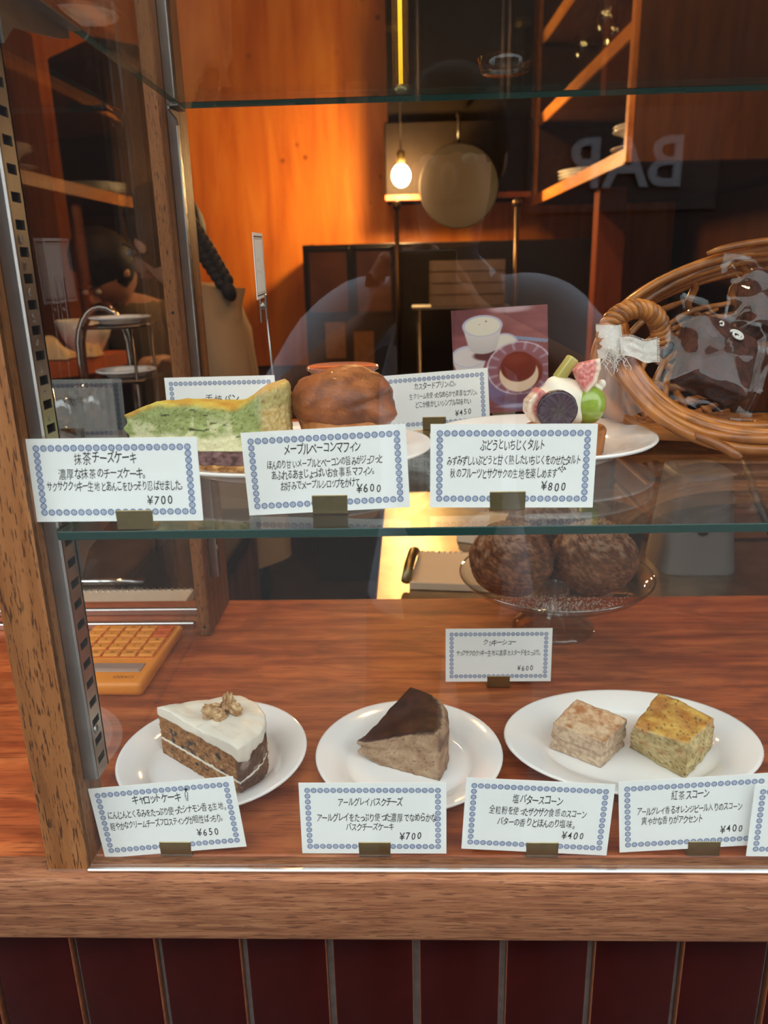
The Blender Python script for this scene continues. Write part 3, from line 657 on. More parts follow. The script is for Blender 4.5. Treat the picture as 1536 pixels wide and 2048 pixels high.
# ---- green tea cheesecake slice (on the glass shelf)
cx_, cy_, cz_ = -.150, .615, SZ + .0062
mo = loc2([(-.229, .604), (-.19, .5995), (-.1185, .5925)] + arc((-.1185, .5925), (-.100, .648), .16, 8)[1:] + [(-.16, .628)])
mk = thing('matcha_cheesecake_slice', 'slice of green marbled cheesecake with a purple bean layer on the glass shelf', 'cake slice', (cx_, cy_, cz_))
mtop = lambda x, y: .0565 + .011 * sstep(.012, .040, x) - .0035 * math.exp(-((x - .012) / .022) ** 2) - .009 * sstep(-.045, -.082, x) + .001 * fbm((x * 90, y * 90, 5), 1, 2)
def matcha(co, nrm):
    g = fbm((co.x * 55, co.y * 55, co.z * 70), 1, 4); h = fbm((co.x * 300, co.y * 300, co.z * 420), 1, 3)
    c = mix(srgb(132, 146, 78), srgb(174, 184, 118), .5 + .45 * g + .25 * h)
    g2 = fbm((co.x * 32 + 5, co.y * 32, co.z * 26), 1, 2); sw = sin(co.x * 150 + 5.0 * g2 + (co.z - .03) * 70 * (1 if co.x > -.01 else -1)); c = mix(c, srgb(222, 220, 172), sstep(.78, 1.0, sw + .10 * h) * .85 * sstep(.056, .030, co.z))
    c = mix(c, srgb(226, 222, 178), sstep(.034, .025, co.z + .008 * g))
    c = mix(c, srgb(66, 72, 34), sstep(.34, .42, n3((co.x * 460, co.y * 460, co.z * 800))) * sstep(.028, .036, co.z) * .5)
    c = mix(c, srgb(40, 44, 22), sstep(.52, .56, n3((co.x * 95 + 2, co.y * 95, co.z * 420))) * .9)
    e = mtop(co.x, co.y) - co.z
    skin = mix(srgb(186, 140, 48), srgb(206, 186, 84), .5 + 1.2 * g); c = mix(c, skin, sstep(.0048, .0014, e + .001 * h))
    if co.x > .030: c = mix(c, mix(srgb(196, 158, 86), srgb(226, 206, 150), .5 + h), sstep(.030, .038, co.x) * (.85 if co.z < .05 else .5))
    return c
ms = slab(mo, flat(.0175), mtop, step=.0012, nl=40, rings=12, rnd=.0035, jag=.0014, js=170, seed=31)
ms.jit(lambda p: (p.x + (.004 * n3((p.z * 130, 3, 1)) if p.x < -.06 else 0) + (.10 * (.057 - p.z) if p.x < -.05 else 0), p.y, p.z))
ms.build('green_filling', VC('matcha_filling', .6, bmp=.6, bscale=520, bdist=.0012, var=.12, vscale=700, sss=.05), mk, col=matcha)
ins = [(max(x, -.062) if x < 0 else x, y) for x, y in mo]
slab([(x, y) for x, y in ins], flat(.0058), flat(.0182), nl=14, rnd=.0006, jag=.0014, js=200, seed=32, rings=4).build('bean_paste', VC('red_bean', .45, bmp=.6, bscale=400, coat=.2), mk, col=lambda co, n_: mix(srgb(72, 44, 46), srgb(126, 92, 90), .5 + 1.2 * fbm((co.x * 220, co.y * 220, co.z * 220), 1, 3)))
slab([(x * 1.01, y * 1.01) for x, y in ins], flat(.0), flat(.0062), nl=8, rnd=.0008, jag=.0018, js=300, seed=33, rings=4).build('biscuit_base', VC('biscuit', .8, bmp=.9, bscale=500), mk, col=lambda co, n_: mix(srgb(140, 88, 44), srgb(206, 156, 92), .5 + 1.2 * fbm((co.x * 260, co.y * 260, co.z * 260), 1, 3)))

# ---- muffin and syrup cup
mf = thing('muffin', 'large brown bacon muffin with a bulging glossy top on the glass shelf', 'muffin', (-.0555, .650, SZ + .0062))
def mufcol(co, nrm):
    g = fbm((co.x * 70, co.y * 70, co.z * 70), 1, 4); h = fbm((co.x * 420, co.y * 420, co.z * 420), 1, 3)
    c = mix(srgb(104, 56, 32), srgb(158, 92, 50), .5 + .9 * g + .35 * h + .2 * nrm.z)
    c = mix(c, srgb(214, 158, 90), sstep(.1, .5, g) * sstep(.038, .020, co.z) * .7); return c
def cap(d):
    k = 1 + .10 * n3((d.x * 1.6 + 3, d.y * 1.6, d.z * 1.6)) + .03 * n3((d.x * 4, d.y * 4, d.z * 4)) + .022 * fbm((d.x * 7, d.y * 7, d.z * 7), 1, 4)
    a = math.atan2(d.y, d.x); k += .19 * math.exp(-((a + .55) / .30) ** 2) * math.exp(-((d.z + .28) / .30) ** 2)       # overflow lobe at the right
    k += .10 * math.exp(-((d.x + .75) / .4) ** 2) * math.exp(-((d.z - .1) / .5) ** 2)
    k -= .10 * math.exp(-((d.z + .12 - .45 * d.x) / .07) ** 2) * sstep(.1, .6, d.x) * sstep(.2, -.4, d.y)
    return k
MB().ball((0, 0, .0480), (.0440, .041, .0285), 72, 46, fn=cap).build('muffin_top', VC('muffin_crust', .42, bmp=.6, bscale=420, bdist=.0013, coat=.12, var=.07, vscale=400), mf, col=mufcol)
MB().lathe([(0, 0), (.030, 0), (.0315, .002), (.036, .022), (.039, .034), (.030, .046), (0, .05)], 64, fn=lambda a, z: 1 + .035 * n3((cos(a) * 3, sin(a) * 3, z * 90)) + .012 * sin(a * 24)).build('muffin_base', VC('muffin_side', .6, bmp=.5, bscale=500), mf, col=lambda co, n_: mix(srgb(170, 100, 50), srgb(206, 142, 84), .5 + fbm((co.x * 120, co.y * 120, co.z * 120), 1, 3)))
cup = thing('syrup_cup', 'small clear lidded cup of amber syrup behind the muffin', 'cup', (-.0615, .726, SZ + .0062))
MB().lathe([(0, .0005), (.0235, .0005), (.0245, .002), (.0305, .0640), (.0325, .0650), (.0340, .0660), (.0340, .0675), (.0318, .0675), (.0300, .0655), (.0238, .003), (0, .002)], 48).build('cup_wall', glass('cup_plastic', (.95, .80, .72), .05, haze=.12, hazecol=(.9, .5, .35)), cup)
MB().lathe([(0, .0025), (.0232, .0025), (.0285, .0590), (.027, .0600), (0, .0597)], 40).build('syrup', P('amber_syrup', (.42, .12, .045), .15, coat=.5, var=.2, vscale=60), cup)
MB().lathe([(0, .0668), (.030, .0668), (.0335, .0676), (.0338, .0685), (.0320, .0690), (.029, .0680), (0, .0679)], 48).build('lid', glass('lid_plastic', (.97, .86, .80), .08, haze=.22, hazecol=(.85, .42, .30)), cup)

# ---- fruit tart
tx_, ty_ = .132, .652
ft = thing('fruit_tart', 'small tart topped with cream, grapes and fig on a round plate', 'tart', (tx_, ty_, SZ + .0062))
L3 = lambda x, y, z: (x - tx_, y - ty_, z - SZ - .0062)
MB().lathe([(0, 0), (.0325, 0), (.0335, .0012), (.0350, .0205), (.0340, .0222), (.0315, .0205), (.030, .0190), (0, .0190)], 64, fn=lambda a, z: 1 + .008 * n3((cos(a) * 9, sin(a) * 9, z * 200))).build('tart_shell', VC('tart_crust', .65, bmp=.5, bscale=420), ft, col=lambda co, n_: mix(srgb(146, 84, 42), srgb(196, 130, 74), .5 + fbm((co.x * 130, co.y * 130, co.z * 130), 1, 3)))
def creamf(d): return 1 + .10 * n3((d.x * 1.8, d.y * 1.8, d.z * 1.8 + 2)) + .05 * sin(6 * d.x + 4 * d.z)
M_cream2 = P('whipped_cream', (.86, .80, .66), .4, sss=.15, bmp=.08, bscale=150)
cr = MB(); cr.ball(L3(.128, .649, .312), (.0235, .019, .0235), 40, 26, fn=creamf)
cr.ball(L3(.143, .648, .317), (.013, .010, .011), 24, 16, fn=creamf); cr.ball(L3(.1555, .647, .3245), (.0065, .005, .0050), 20, 12, fn=creamf); cr.ball(L3(.1605, .647, .3285), (.0035, .003, .0038), 16, 10)
cr.build('whipped_cream', M_cream2, ft)
def grapecut(co, n_):
    r = math.hypot(co.x, co.z) / .0165; a = math.atan2(co.z, co.x); g = fbm((co.x * 420, co.y * 420, co.z * 420), 1, 4)
    if co.y > -.0042: return mix(srgb(34, 24, 34), srgb(52, 36, 50), .5 + g)
    c = mix(srgb(58, 46, 58), srgb(90, 76, 86), .5 + .8 * sin(a * 22 + 4 * g) * sstep(.35, .9, r) + .6 * g)
    return mix(c, srgb(92, 84, 76), sstep(.40, .30, r) * (.5 + g)) if r < .9 else srgb(46, 30, 46)
gp = MB(); gp.ball((0, 0, 0), (.0166, .0135, .0160), 40, 30)
def cutg(p):
    if p.y < -.0045:
        r = math.hypot(p.x, p.z); return (p.x * 1.0, -.0048 + .0012 * n3((p.x * 300, 0, p.z * 300)) - .0006 * sstep(.016, .013, r), p.z)
    return tuple(p)
gp = MB(); gp.lathe([(0, .0046), (.004, .0049), (.0065, .0044), (.010, .0048), (.0140, .0050), (.0158, .0046), (.0167, .0030), (.0163, -.002), (.0140, -.007), (.009, -.011), (.004, -.0128), (0, -.0132)], 48, fn=lambda a, z: 1 + (.03 * n3((cos(a) * 6, sin(a) * 6, z * 400))))
gp.xf(Matrix.Rotation(pi / 2, 4, 'X'))
gp.build('dark_grape_half', VC('dark_grape', .22, bmp=.6, bscale=420, coat=.5, bdist=.0008), ft, L3(.1213, .632, .3105), col=grapecut, rot=(.12, 0, 0))
MB().ball((0, 0, 0), (.0142, .0135, .0165), 40, 28).build('green_grape', P('green_grape', (.30, .42, .06), .16, sss=.25, coat=.5, var=.15, vscale=90), ft, L3(.1497, .644, .3115), rot=(0, .25, 0))
def figpiece(pts, c, z_, rindpts, rot):
    """cut piece of fig: red seedy flesh towards the viewer, pale rind along one side"""
    K = .000416; o2 = [((x - c[0]) * K, (c[1] - y) * K) for x, y in pts]; R2 = [((x - c[0]) * K, (c[1] - y) * K) for x, y in rindpts]
    mb = slab(o2, flat(-.007), lambda x, y: .0045 + .0006 * n3((x * 300, y * 300, 1)), step=.0009, nl=14, rings=12, rnd=.0022, jag=.0004, seed=5, flatnoise=.0005)
    def dist(p):
        m = 9
        for a, b in zip(R2, R2[1:]):
            a, b = Vector(a), Vector(b); t = max(0, min(1, (p - a).dot(b - a) / (b - a).length_squared)); m = min(m, (p - a.lerp(b, t)).length)
        return m
    def colf(co, n_):
        d = dist(Vector((co.x, co.y))); g = fbm((co.x * 420, co.y * 420, co.z * 420), 1, 3)
        c_ = mix(srgb(236, 214, 190), mix(srgb(196, 88, 88), srgb(230, 158, 146), .5 + 1.0 * g), sstep(.0030, .0062, d + .001 * g))
        return mix(c_, mix(srgb(206, 160, 150), srgb(226, 210, 180), .5 + g), sstep(.0016, .0006, d))
    o = mb.build('fig_piece', VC('fig_flesh_%d' % int(c[0]), .3, bmp=.4, bscale=600, coat=.4), ft, z_, col=colf); o.rotation_euler = rot; return o
figpiece([(1146, 742), (1158, 728), (1195, 721), (1197, 742), (1188, 768), (1168, 791), (1157, 768)], (1172, 755), L3(.1468, .641, .3360), [(1196, 719), (1199, 742), (1190, 770), (1168, 794)], (pi / 2 - .12, 0, .1))
figpiece([(1054, 800), (1078, 776), (1098, 790), (1098, 858), (1066, 842), (1053, 822)], (1075, 815), L3(.1060, .640, .3110), [(1060, 792), (1050, 806), (1051, 826), (1066, 845), (1098, 860)], (pi / 2, 0, .25))
MB().box(-.0045, .0045, -.005, .005, -.012, .010, .002, 0, 3).build('muscat_slice', P('muscat_flesh', (.46, .42, .12), .2, sss=.2, coat=.5), ft, L3(.1315, .652, .3420), rot=(.1, .62, .3))

# ---- cream puffs on the glass cake stand
sx_, sy_ = .1735, .868
cs = thing('cake_stand', 'clear glass footed cake stand holding three cream puffs on the counter', 'cake stand', (sx_, sy_, .0003))
M_thick = glass('pressed_glass', (.975, .985, .98), .02, f0=.05, gain=.95)
MB().lathe([(0, .0600), (.090, .0602), (.102, .0640), (.110, .0700), (.1142, .0735), (.1142, .0715), (.108, .0640), (.098, .0580), (.085, .0560), (.03, .0555), (0, .0555)], 72).build('plate_top', M_thick, cs)
MB().lathe([(.018, .0555), (.0155, .045), (.016, .035), (.022, .024), (.036, .012), (.047, .005), (.050, .002), (.049, 0), (.044, .0015), (.03, .007), (.014, .018), (.008, .03), (.009, .0548)], 64, fn=lambda a, z: 1 + .07 * sin(a * 14) * sstep(.0, .012, z)).build('pedestal_foot', glass('pressed_foot_glass', (.95, .965, .96), .03, f0=.13, gain=.95), cs)
MB().tube([(.1142 * cos(a * pi / 36), .1142 * sin(a * pi / 36), .0725) for a in range(72)], .0012, 6, True).build('rim_bead', glass('bead_glass', (.9, .92, .9), .05, f0=.2), cs)
def sugar(co, n_):
    k = fbm((co.x * 150, co.y * 150, 3), 1, 3); r = math.hypot(co.x, co.y); return srgb(200, 190, 170) if k > -.1 else srgb(170, 150, 120)
M_puff = VC('puff_crust', .85, bmp=.9, bscale=320, bdist=.0016, var=.25, vscale=500)
def puff(loc, r, seed, label, dusting):
    def fn(d):
        v1 = Vector((d.x * 7 + seed, d.y * 7, d.z * 7)); dist, _ = noise.voronoi(v1, distance_metric='DISTANCE'); crack = dist[1] - dist[0]
        return 1 + .05 * n3((d.x * 2 + seed, d.y * 2, d.z * 2)) + .024 * sstep(0, .30, crack) + .018 * fbm((d.x * 9, d.y * 9, d.z * 9), 1, 4)
    def colf(co, n_):
        g = fbm((co.x * 90, co.y * 90, co.z * 90), 1, 4); h = fbm((co.x * 420, co.y * 420, co.z * 420), 1, 3)
        c = mix(srgb(112, 68, 42), srgb(172, 116, 76), .5 + .6 * g + .5 * h)
        vd = noise.voronoi(co * 150 + Vector((seed, 0, 0)))[0]; c = mix(tuple(q * .48 for q in c), c, sstep(.02, .30, vd[1] - vd[0]))
        d = (n_.z * .8 + .25 * n_.x * dusting[0] + .25 * n_.y * dusting[1]) ; k = sstep(dusting[2], dusting[2] + .55, d + .35 * g) * sstep(-.5, .3, h + .2 * g)
        return mix(c, srgb(214, 190, 168), k * .62)
    mb = MB().ball((0, 0, r * .88), (r, r, r * .90), 84, 56, fn=fn)
    mb.jit(lambda p: (p.x, p.y, max(p.z, .0015 * n3((p.x * 200, p.y * 200, 0)) + .0012)))
    o = mb.build('cream_puff', M_puff, None, loc, col=colf); return tag(o, label, 'cream puff', 'cream puffs on the cake stand')
puff((.1155, .836, .0612), .0472, 2, 'dark crackled cream puff at the left of the cake stand', (-.6, -.3, .35))
puff((.2110, .838, .0612), .0476, 8, 'cream puff with a snowy sugared top at the right of the cake stand', (-.2, -.2, .25))
puff((.166, .915, .0732), .0465, 15, 'cream puff standing behind the other two on the cake stand', (0, -.3, .3))
rnd = random.Random(4); mb = MB()
for k in range(700):
    a, r = rnd.gauss(-pi / 2, .55), .05 + rnd.gauss(.022, .016); r = min(abs(r), .088)
    mb.box(-.0006, .0006, -.0006, .0006, 0, .0007).xf(Matrix.Translation((sx_ + r * cos(a), sy_ + r * sin(a), .0606)) @ Matrix.Rotation(rnd.uniform(0, 3), 4, 'Z') @ Matrix.Scale(rnd.uniform(.2, .9), 4), len(mb.v) - 8)
o = mb.build('sugar_dust', P('icing_sugar', (.70, .62, .54), .8)); tag(o, 'white icing sugar spilt on the glass cake stand', 'sugar', kind='stuff')

# ---- willow basket tilted towards the window
bc = Vector((.372, .765, .350)); U = Vector((.192, .012, .022)); tl = math.radians(47); Vv = Vector((0, cos(tl), sin(tl))) * .128; Nn = Vector((0, sin(tl), -cos(tl)))
bkt = thing('willow_basket', 'brown woven willow basket with a looped handle, tilted on the glass shelf', 'basket', (.372, .79, SZ))
bl = lambda p: Vector(p) - Vector((.372, .79, SZ))
def bp(th, s_, lift=0):
    rho = cos(min(s_, 1) * pi / 2 * .98) ** .55; dep = .072 * sin(s_ * pi / 2) + lift
    p = bc + U * cos(th) * rho + Vv * sin(th) * rho + Nn * dep; p.z = max(p.z, SZ + .0095); return bl(p)
M_will = VC('willow', .38, bmp=.25, bscale=160, var=.2, vscale=60, coat=.25)
def willcol(sd):
    base = random.Random(sd).uniform(0, 1)
    def f(co, n_):
        g = fbm((co.x * 40 + sd, co.y * 40, co.z * 40), 1, 3); c = mix(srgb(124, 68, 26), srgb(196, 124, 54), .25 + .5 * base + .6 * g)
        return mix(c, srgb(70, 36, 14), sstep(.45, .5, n3((co.x * 28 + sd * 3, co.y * 28, co.z * 28))) * .5)
    return f
rb = random.Random(12)
def strand(path, r, sd, name='willow_strand'):
    n = len(path); MB().tube(path, [r * (1 + .15 * n3((i * .15, sd, 0))) * (.55 if i in (0, n - 1) else 1) for i in range(n)], 9).build(name, M_will, bkt, col=willcol(sd))
for k in range(15):      # rim bundle: long wands winding over each other
    s0 = .02 + .30 * k / 15; ph = rb.uniform(0, 6); t0 = rb.uniform(0, 6.28); span = rb.uniform(3.4, 5.6); r = rb.uniform(.0034, .0049); am = rb.uniform(.03, .08); tw = rb.choice((-1, 1)) * rb.uniform(1, 2)
    strand([bp(t0 + span * i / 70, max(0, s0 + am * sin(tw * span * i / 70 + ph)), -.006 * cos(tw * span * i / 70 + ph)) for i in range(71)], r, k)
for k in range(11):      # thinner weavers on the wall and bottom of the bowl
    s0 = .40 + .05 * k; t0 = rb.uniform(0, 6.28); span = rb.uniform(3, 5.5)
    strand([bp(t0 + span * i / 60, min(.97, s0), .0042 * sin((t0 + span * i / 60) * 10 + k * pi)) for i in range(61)], rb.uniform(.0026, .0036), 30 + k)
for k in range(20):      # ribs
    th = 2 * pi * k / 20 + .1
    strand([bp(th + .04 * sin(i), .05 + .9 * i / 16, .001) for i in range(17)], .0042, 60 + k, 'willow_rib')
def smooth_path(pts, n=46):
    Q = [Vector(p) for p in pts]; out = []
    for i in range(n):
        q = i / (n - 1) * (len(Q) - 1); j = min(int(q), len(Q) - 2); t = q - j
        p0, p1, p2, p3 = Q[max(j - 1, 0)], Q[j], Q[j + 1], Q[min(j + 2, len(Q) - 1)]
        out.append(.5 * ((2 * p1) + (p2 - p0) * t + (2 * p0 - 5 * p1 + 4 * p2 - p3) * t * t + (3 * p1 - p0 - 3 * p2 + p3) * t ** 3))
    return out
fr_pts = [(.183, .722, .352), (.186, .700, .332), (.199, .676, .309), (.226, .655, .288), (.268, .641, .2755), (.32, .637, .2735), (.385, .640, .276), (.45, .65, .283)]
for k in range(8):       # the thick outer wands sweeping round the near side
    u_ = k / 7; w1 = rb.uniform(-.0012, .0012); tw = rb.uniform(0, 6)
    strand([bl(p + Vector((.016 * u_ * (1 - i / 46), .011 * u_ + .0022 * sin(i * .16 + tw), .016 * u_ + .0026 * cos(i * .17 + tw + k) + w1))) for i, p in enumerate(smooth_path(fr_pts))], (.0046, .0040, .0048, .0036, .0043, .0038, .0042, .0036)[k], 80 + k, 'rim_wand')
for (a, b, r, sd) in (((.240, .652, .283), (.272, .624, .2685), .0042, 90), ((.215, .672, .300), (.262, .676, .292), .0038, 99)):
    a, b = Vector(a), Vector(b); strand([bl(a.lerp(b, i / 12) + Vector((0, 0, .003 * sin(i * .26)))) for i in range(13)], r, sd, 'loose_wand')
hc = Vector((.2015, .716, .3620)); HR = .0235
hp = [bl(hc + Vector((HR * cos(a) * 1.1, -.012 * sin(a * .5), HR * sin(a)))) for a in [lerp(-.35, 3.75, i / 40) for i in range(41)]]
MB().tube(hp, .0052, 10).build('handle_core', M_will, bkt, col=willcol(91))
for k in range(3):
    co_ = []
    for i in range(181):
        q = i / 180 * 40; j = min(int(q), 39); p = hp[j].lerp(hp[j + 1], q - j); t = (hp[j + 1] - hp[j]).normalized(); n1 = t.cross(Vector((0, 1, 0))).normalized(); n2_ = t.cross(n1)
        a = 2 * pi * (i / 180 * 7 + k / 3); co_.append(p + (n1 * cos(a) + n2_ * sin(a)) * .0056)
    MB().tube(co_, .0036, 8).build('handle_wrapping', M_will, bkt, col=willcol(92 + k))
# gauze ribbon tied round the handle
rib = thing('gauze_ribbon', 'frayed white gauze ribbon tied to the basket handle', 'ribbon', (.178, .70, .36))
M_gauze = P('cotton_gauze', (.80, .74, .66), .9, bmp=.7, bscale=900, var=.08, vscale=300); rl = lambda p: Vector(p) - Vector((.178, .70, .36))
MB().grid(lambda u, v: rl((.1775 + .0108 * cos(2 * pi * u) + .003 * v + .0012 * n3((u * 9, v * 5, 0)), .704 + .0105 * sin(2 * pi * u), .373 - .029 * v + .001 * n3((u * 8, v * 8, 2)))), 24, 14, cu=True).build('knot_band', M_gauze, rib)
tailp = lambda u, v: rl((.185 + .033 * u + .002 * v, .692 - .004 * sin(u * 5) + .0012 * n3((u * 5, v * 5, 1)), .3625 - .0035 * u - (.016 + .004 * u) * v + .0015 * sin(u * 7)))
MB().grid(tailp, 22, 14).build('ribbon_tail', M_gauze, rib)
th = MB(); rr_ = random.Random(3)
for k in range(16):
    x = rr_.uniform(.172, .190); pts = [(x, .691 + rr_.uniform(-.002, .002), .354)]
    for i in range(9): pts.append((pts[-1][0] + rr_.uniform(-.003, .0034), .691 + rr_.uniform(-.003, .003), pts[-1][2] - rr_.uniform(.0002, .0042)))
    th.tube([rl(p) for p in pts], .0004, 4)
for k in range(26):
    p = tailp(1, k / 25); th.tube([p, p + Vector((.0025, 0, rr_.uniform(-.0006, .0006)))], .0003, 4)
    p = tailp(k / 25, 0); th.tube([p, p + Vector((rr_.uniform(-.0004, .0004), 0, .0018))], .0003, 4)
th.build('loose_threads', M_gauze, rib)['kind'] = 'stuff'
MB().grid(lambda u, v: rl((.170 + .020 * u + (.004 + .030 * u) * v ** 1.3 - .008 * v * (1 - u) + .002 * sin(u * 9 + v * 4), .703 + .008 * sin(u * 7.0 + 3 * v) + .006 * v, .352 - (.052 + .014 * sin(u * 3.1)) * v - .002 * sin(pi * u))), 26, 20).build('sheer_drape', glass('sheer_cloth', (.95, .93, .92), .6, f0=.01, haze=.30, hazecol=(.82, .72, .68)), rib)

# wrapped brownies in the basket
M_brown = VC('brownie_crumb', .8, bmp=.9, bscale=380, bdist=.0014, var=.25, vscale=500)
M_film = glass('cellophane', (.985, .985, .985), .02, f0=.045, gain=.95)
def wrapped(loc, rot, size, label, seed, icing=False):
    o = thing('wrapped_brownie', label, 'brownie', loc, rot, 'cellophane-wrapped brownies in the willow basket'); sx2, sy2, sz2 = size
    bm = bmesh.new(); bmesh.ops.create_cube(bm, size=1); bmesh.ops.subdivide_edges(bm, edges=bm.edges[:], cuts=14, use_grid_fill=True)
    for q in bm.verts:
        d = q.co * 2; m = max(abs(d.x), abs(d.y), abs(d.z)); d = d * lerp(1, m / d.length * 1.3, .10); p = Vector((d.x * sx2 / 2, d.y * sy2 / 2, d.z * sz2 / 2))
        q.co = p + d.normalized() * fbm((p.x * 60 + seed, p.y * 60, p.z * 60), 1, 4) * .0022
    bm.verts.index_update(); mb = MB().add([q.co for q in bm.verts], [[q.index for q in f.verts] for f in bm.faces]); bm.free()
    mb.build('brownie_block', M_brown, o, col=lambda co, n_: mix(srgb(54, 27, 20), srgb(92, 50, 38), .5 + 1.1 * fbm((co.x * 140, co.y * 140, co.z * 140), 1, 4)))
    if icing:
        ic = MB(); ic.tube([(-.006 + .0075 * cos(a) * (1 - a / 16), -sy2 / 2 - .0015, .022 + .0042 * sin(a) * (1 - a / 16)) for a in [k * .35 for k in range(34)]], .0011, 6)
        ic.tube([(.012 + .002 * cos(a), -sy2 / 2 - .0012, .026 + .002 * sin(a)) for a in [k * .6 for k in range(10)]], .0009, 6); ic.xf(Matrix.Scale(-1, 4, (1, 0, 0))); ic.build('icing_swirl', P('white_icing', (.85, .82, .76), .45), o)
    def film(sgn):
        def f(u, v):
            x, z = (u - .5) * sx2 * 1.75, (v - .5) * sz2 * 1.7; ex = max(abs(x) / (sx2 * .5), abs(z) / (sz2 * .5)); k = sstep(1.55, .85, ex)
            cr_ = noise.voronoi(Vector((u * 2.6 + seed, v * 2.6, sgn)))[0]; y = sgn * (.0012 + (sy2 / 2 + .0025) * k) + (.010 * (cr_[1] - cr_[0]) - .003) * (1 - .6 * k)
            y += .006 * n3((u * 3 + seed, v * 3, sgn * 0)) * (1 - k); return (x + .003 * n3((v * 4, seed, 1)), y, z + .003 * n3((u * 4, seed, 2)))
        return f
    mb = MB(); mb.grid(film(-1), 34, 34); mb.grid(film(1), 24, 24); mb.build('cellophane_wrapper', M_film, o); return o
wrapped((.2760, .712, .3385), (-.45, .42, .18), (.062, .030, .060), 'cellophane-wrapped brownie with a white icing swirl at the basket handle end', 3, True)
wrapped((.3560, .785, .3800), (-.5, .2, .1), (.060, .030, .058), 'cellophane-wrapped brownie leaning highest against the back of the basket', 11)
wrapped((.3800, .715, .3300), (-.6, -.15, -.3), (.055, .028, .050), 'cellophane-wrapped brownie low at the edge of the view in the basket', 19)

# ---- calculator beside the case
ca = thing('calculator', 'orange pocket calculator lying on the counter outside the side glass', 'calculator', (-.338, .782, .0008), (0, 0, math.radians(180 - 1)))
M_cal = P('orange_plastic', (.80, .27, .025), .38); M_key = P('orange_key', (.86, .33, .04), .32); M_redk = P('red_orange_key', (.72, .12, .02), .32)
mb = MB(); mb.box(-.056, .056, -.075, .075, 0, .0165, .006, 0, 4); mb.jit(lambda p: (p.x, p.y, p.z * (1 if p.z < .008 else lerp(.80, 1.0, (p.y + .075) / .15)))); mb.build('calculator_body', M_cal, ca)
tz = lambda y: .0165 * lerp(.80, 1.0, (y + .075) / .15)
def slope(mb, y): return mb.xf(Matrix.Translation((0, y, tz(y))) @ Matrix.Rotation(.022, 4, 'X'))
slope(MB().box(-.046, .046, -.0095, .0095, -.0004, .0009, .0004), .040).build('display_window', P('display_pane', (.30, .24, .20), .15, coat=.6), ca)
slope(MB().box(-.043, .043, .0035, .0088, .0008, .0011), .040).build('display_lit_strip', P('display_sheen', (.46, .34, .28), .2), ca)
slope(MB().box(.010, .042, -.004, .004, -.0004, .0006), .062).build('solar_cell', P('solar_dark', (.05, .022, .016), .2), ca)
slope(MB().box(-.050, .050, -.043, .043, -.0006, .0005, .0004), -.024).build('key_field', P('orange_recess', (.70, .22, .02), .4), ca)
km = {}
legend = [['MC', 'MR', 'M-', 'M+', '÷'], ['+/-', '7', '8', '9', '×'], ['▶', '4', '5', '6', '-'], ['C', '1', '2', '3', '+'], ['AC', '0', '00', '.', '=']]
M_leg = P('key_legend', (.20, .07, .01), .5)
for r in range(5):
    for c in range(5):
        x = -.040 + .020 * c; y = .010 - .0168 * r; m = M_redk if c == 0 and r in (3, 4) else M_key
        kk = MB().box(-.0086, .0086, -.0064, .0064, 0, .0036, .0016, 0, 3).build('calculator_key', m, ca, (x, y, tz(y) + .0003)); kk.rotation_euler = (.022, 0, 0)
        if m is M_redk: kk['label'] = 'red-orange key'
        letters(legend[r][c], .0062, M_leg, 'key_legend', kk, (0, -.0022, .0037), (0, 0, 0), .00003)
letters('CASIO', .0078, M_leg, 'maker_lettering', ca, (-.032, .0585, tz(.0585) + .0002), (.022, 0, 0), .00004)
# ================================================================== KITCHEN BEHIND THE CASE
WARM = (1.0, .50, .17)
M_bulb = emit('glowing_filament_bulb', (1.0, .60, .23), 700)
M_added_bulb = emit('added_bulb_glow', (1.0, .56, .22), 330)  # glow of the three added pendants out of view
def pendant(loc, label, mat, r=.034, cord_top=1.75):
    o = thing('pendant_lamp', label, 'lamp', loc, group='warm pendant lamps')
    MB().ball((0, 0, 0), (r, r, r * 1.15), 24, 16).build('bulb', mat, o)
    MB().lathe([(0, r * 1.05 + .055), (.012, r * 1.05 + .055), (.017, r * 1.05 + .045), (.017, r * 1.05), (.013, r * .95), (0, r * .95)], 20).build('socket', M_brass, o)
    MB().tube([(0, 0, r + .05), (0, 0, cord_top - loc[2])], .003, 6).build('cord', M_black, o); return o
pendant((-.020, 3.44, .805), 'bare glowing bulb hanging before the orange plywood wall', M_bulb, .038)
pendant((-.30, 2.10, 1.48), 'added unseen pendant bulb over the kitchen floor near the person with the braid', M_added_bulb)  # out of view, added for more warm light in the kitchen
pendant((.20, 1.45, 1.34), 'added unseen pendant bulb above the steel worktop behind the case', M_added_bulb)  # unseen fill light added behind the case
pendant((-.10, .80, 1.36), 'added unseen pendant bulb directly above the display case', M_added_bulb, .030)  # unseen, added to light the case contents from above

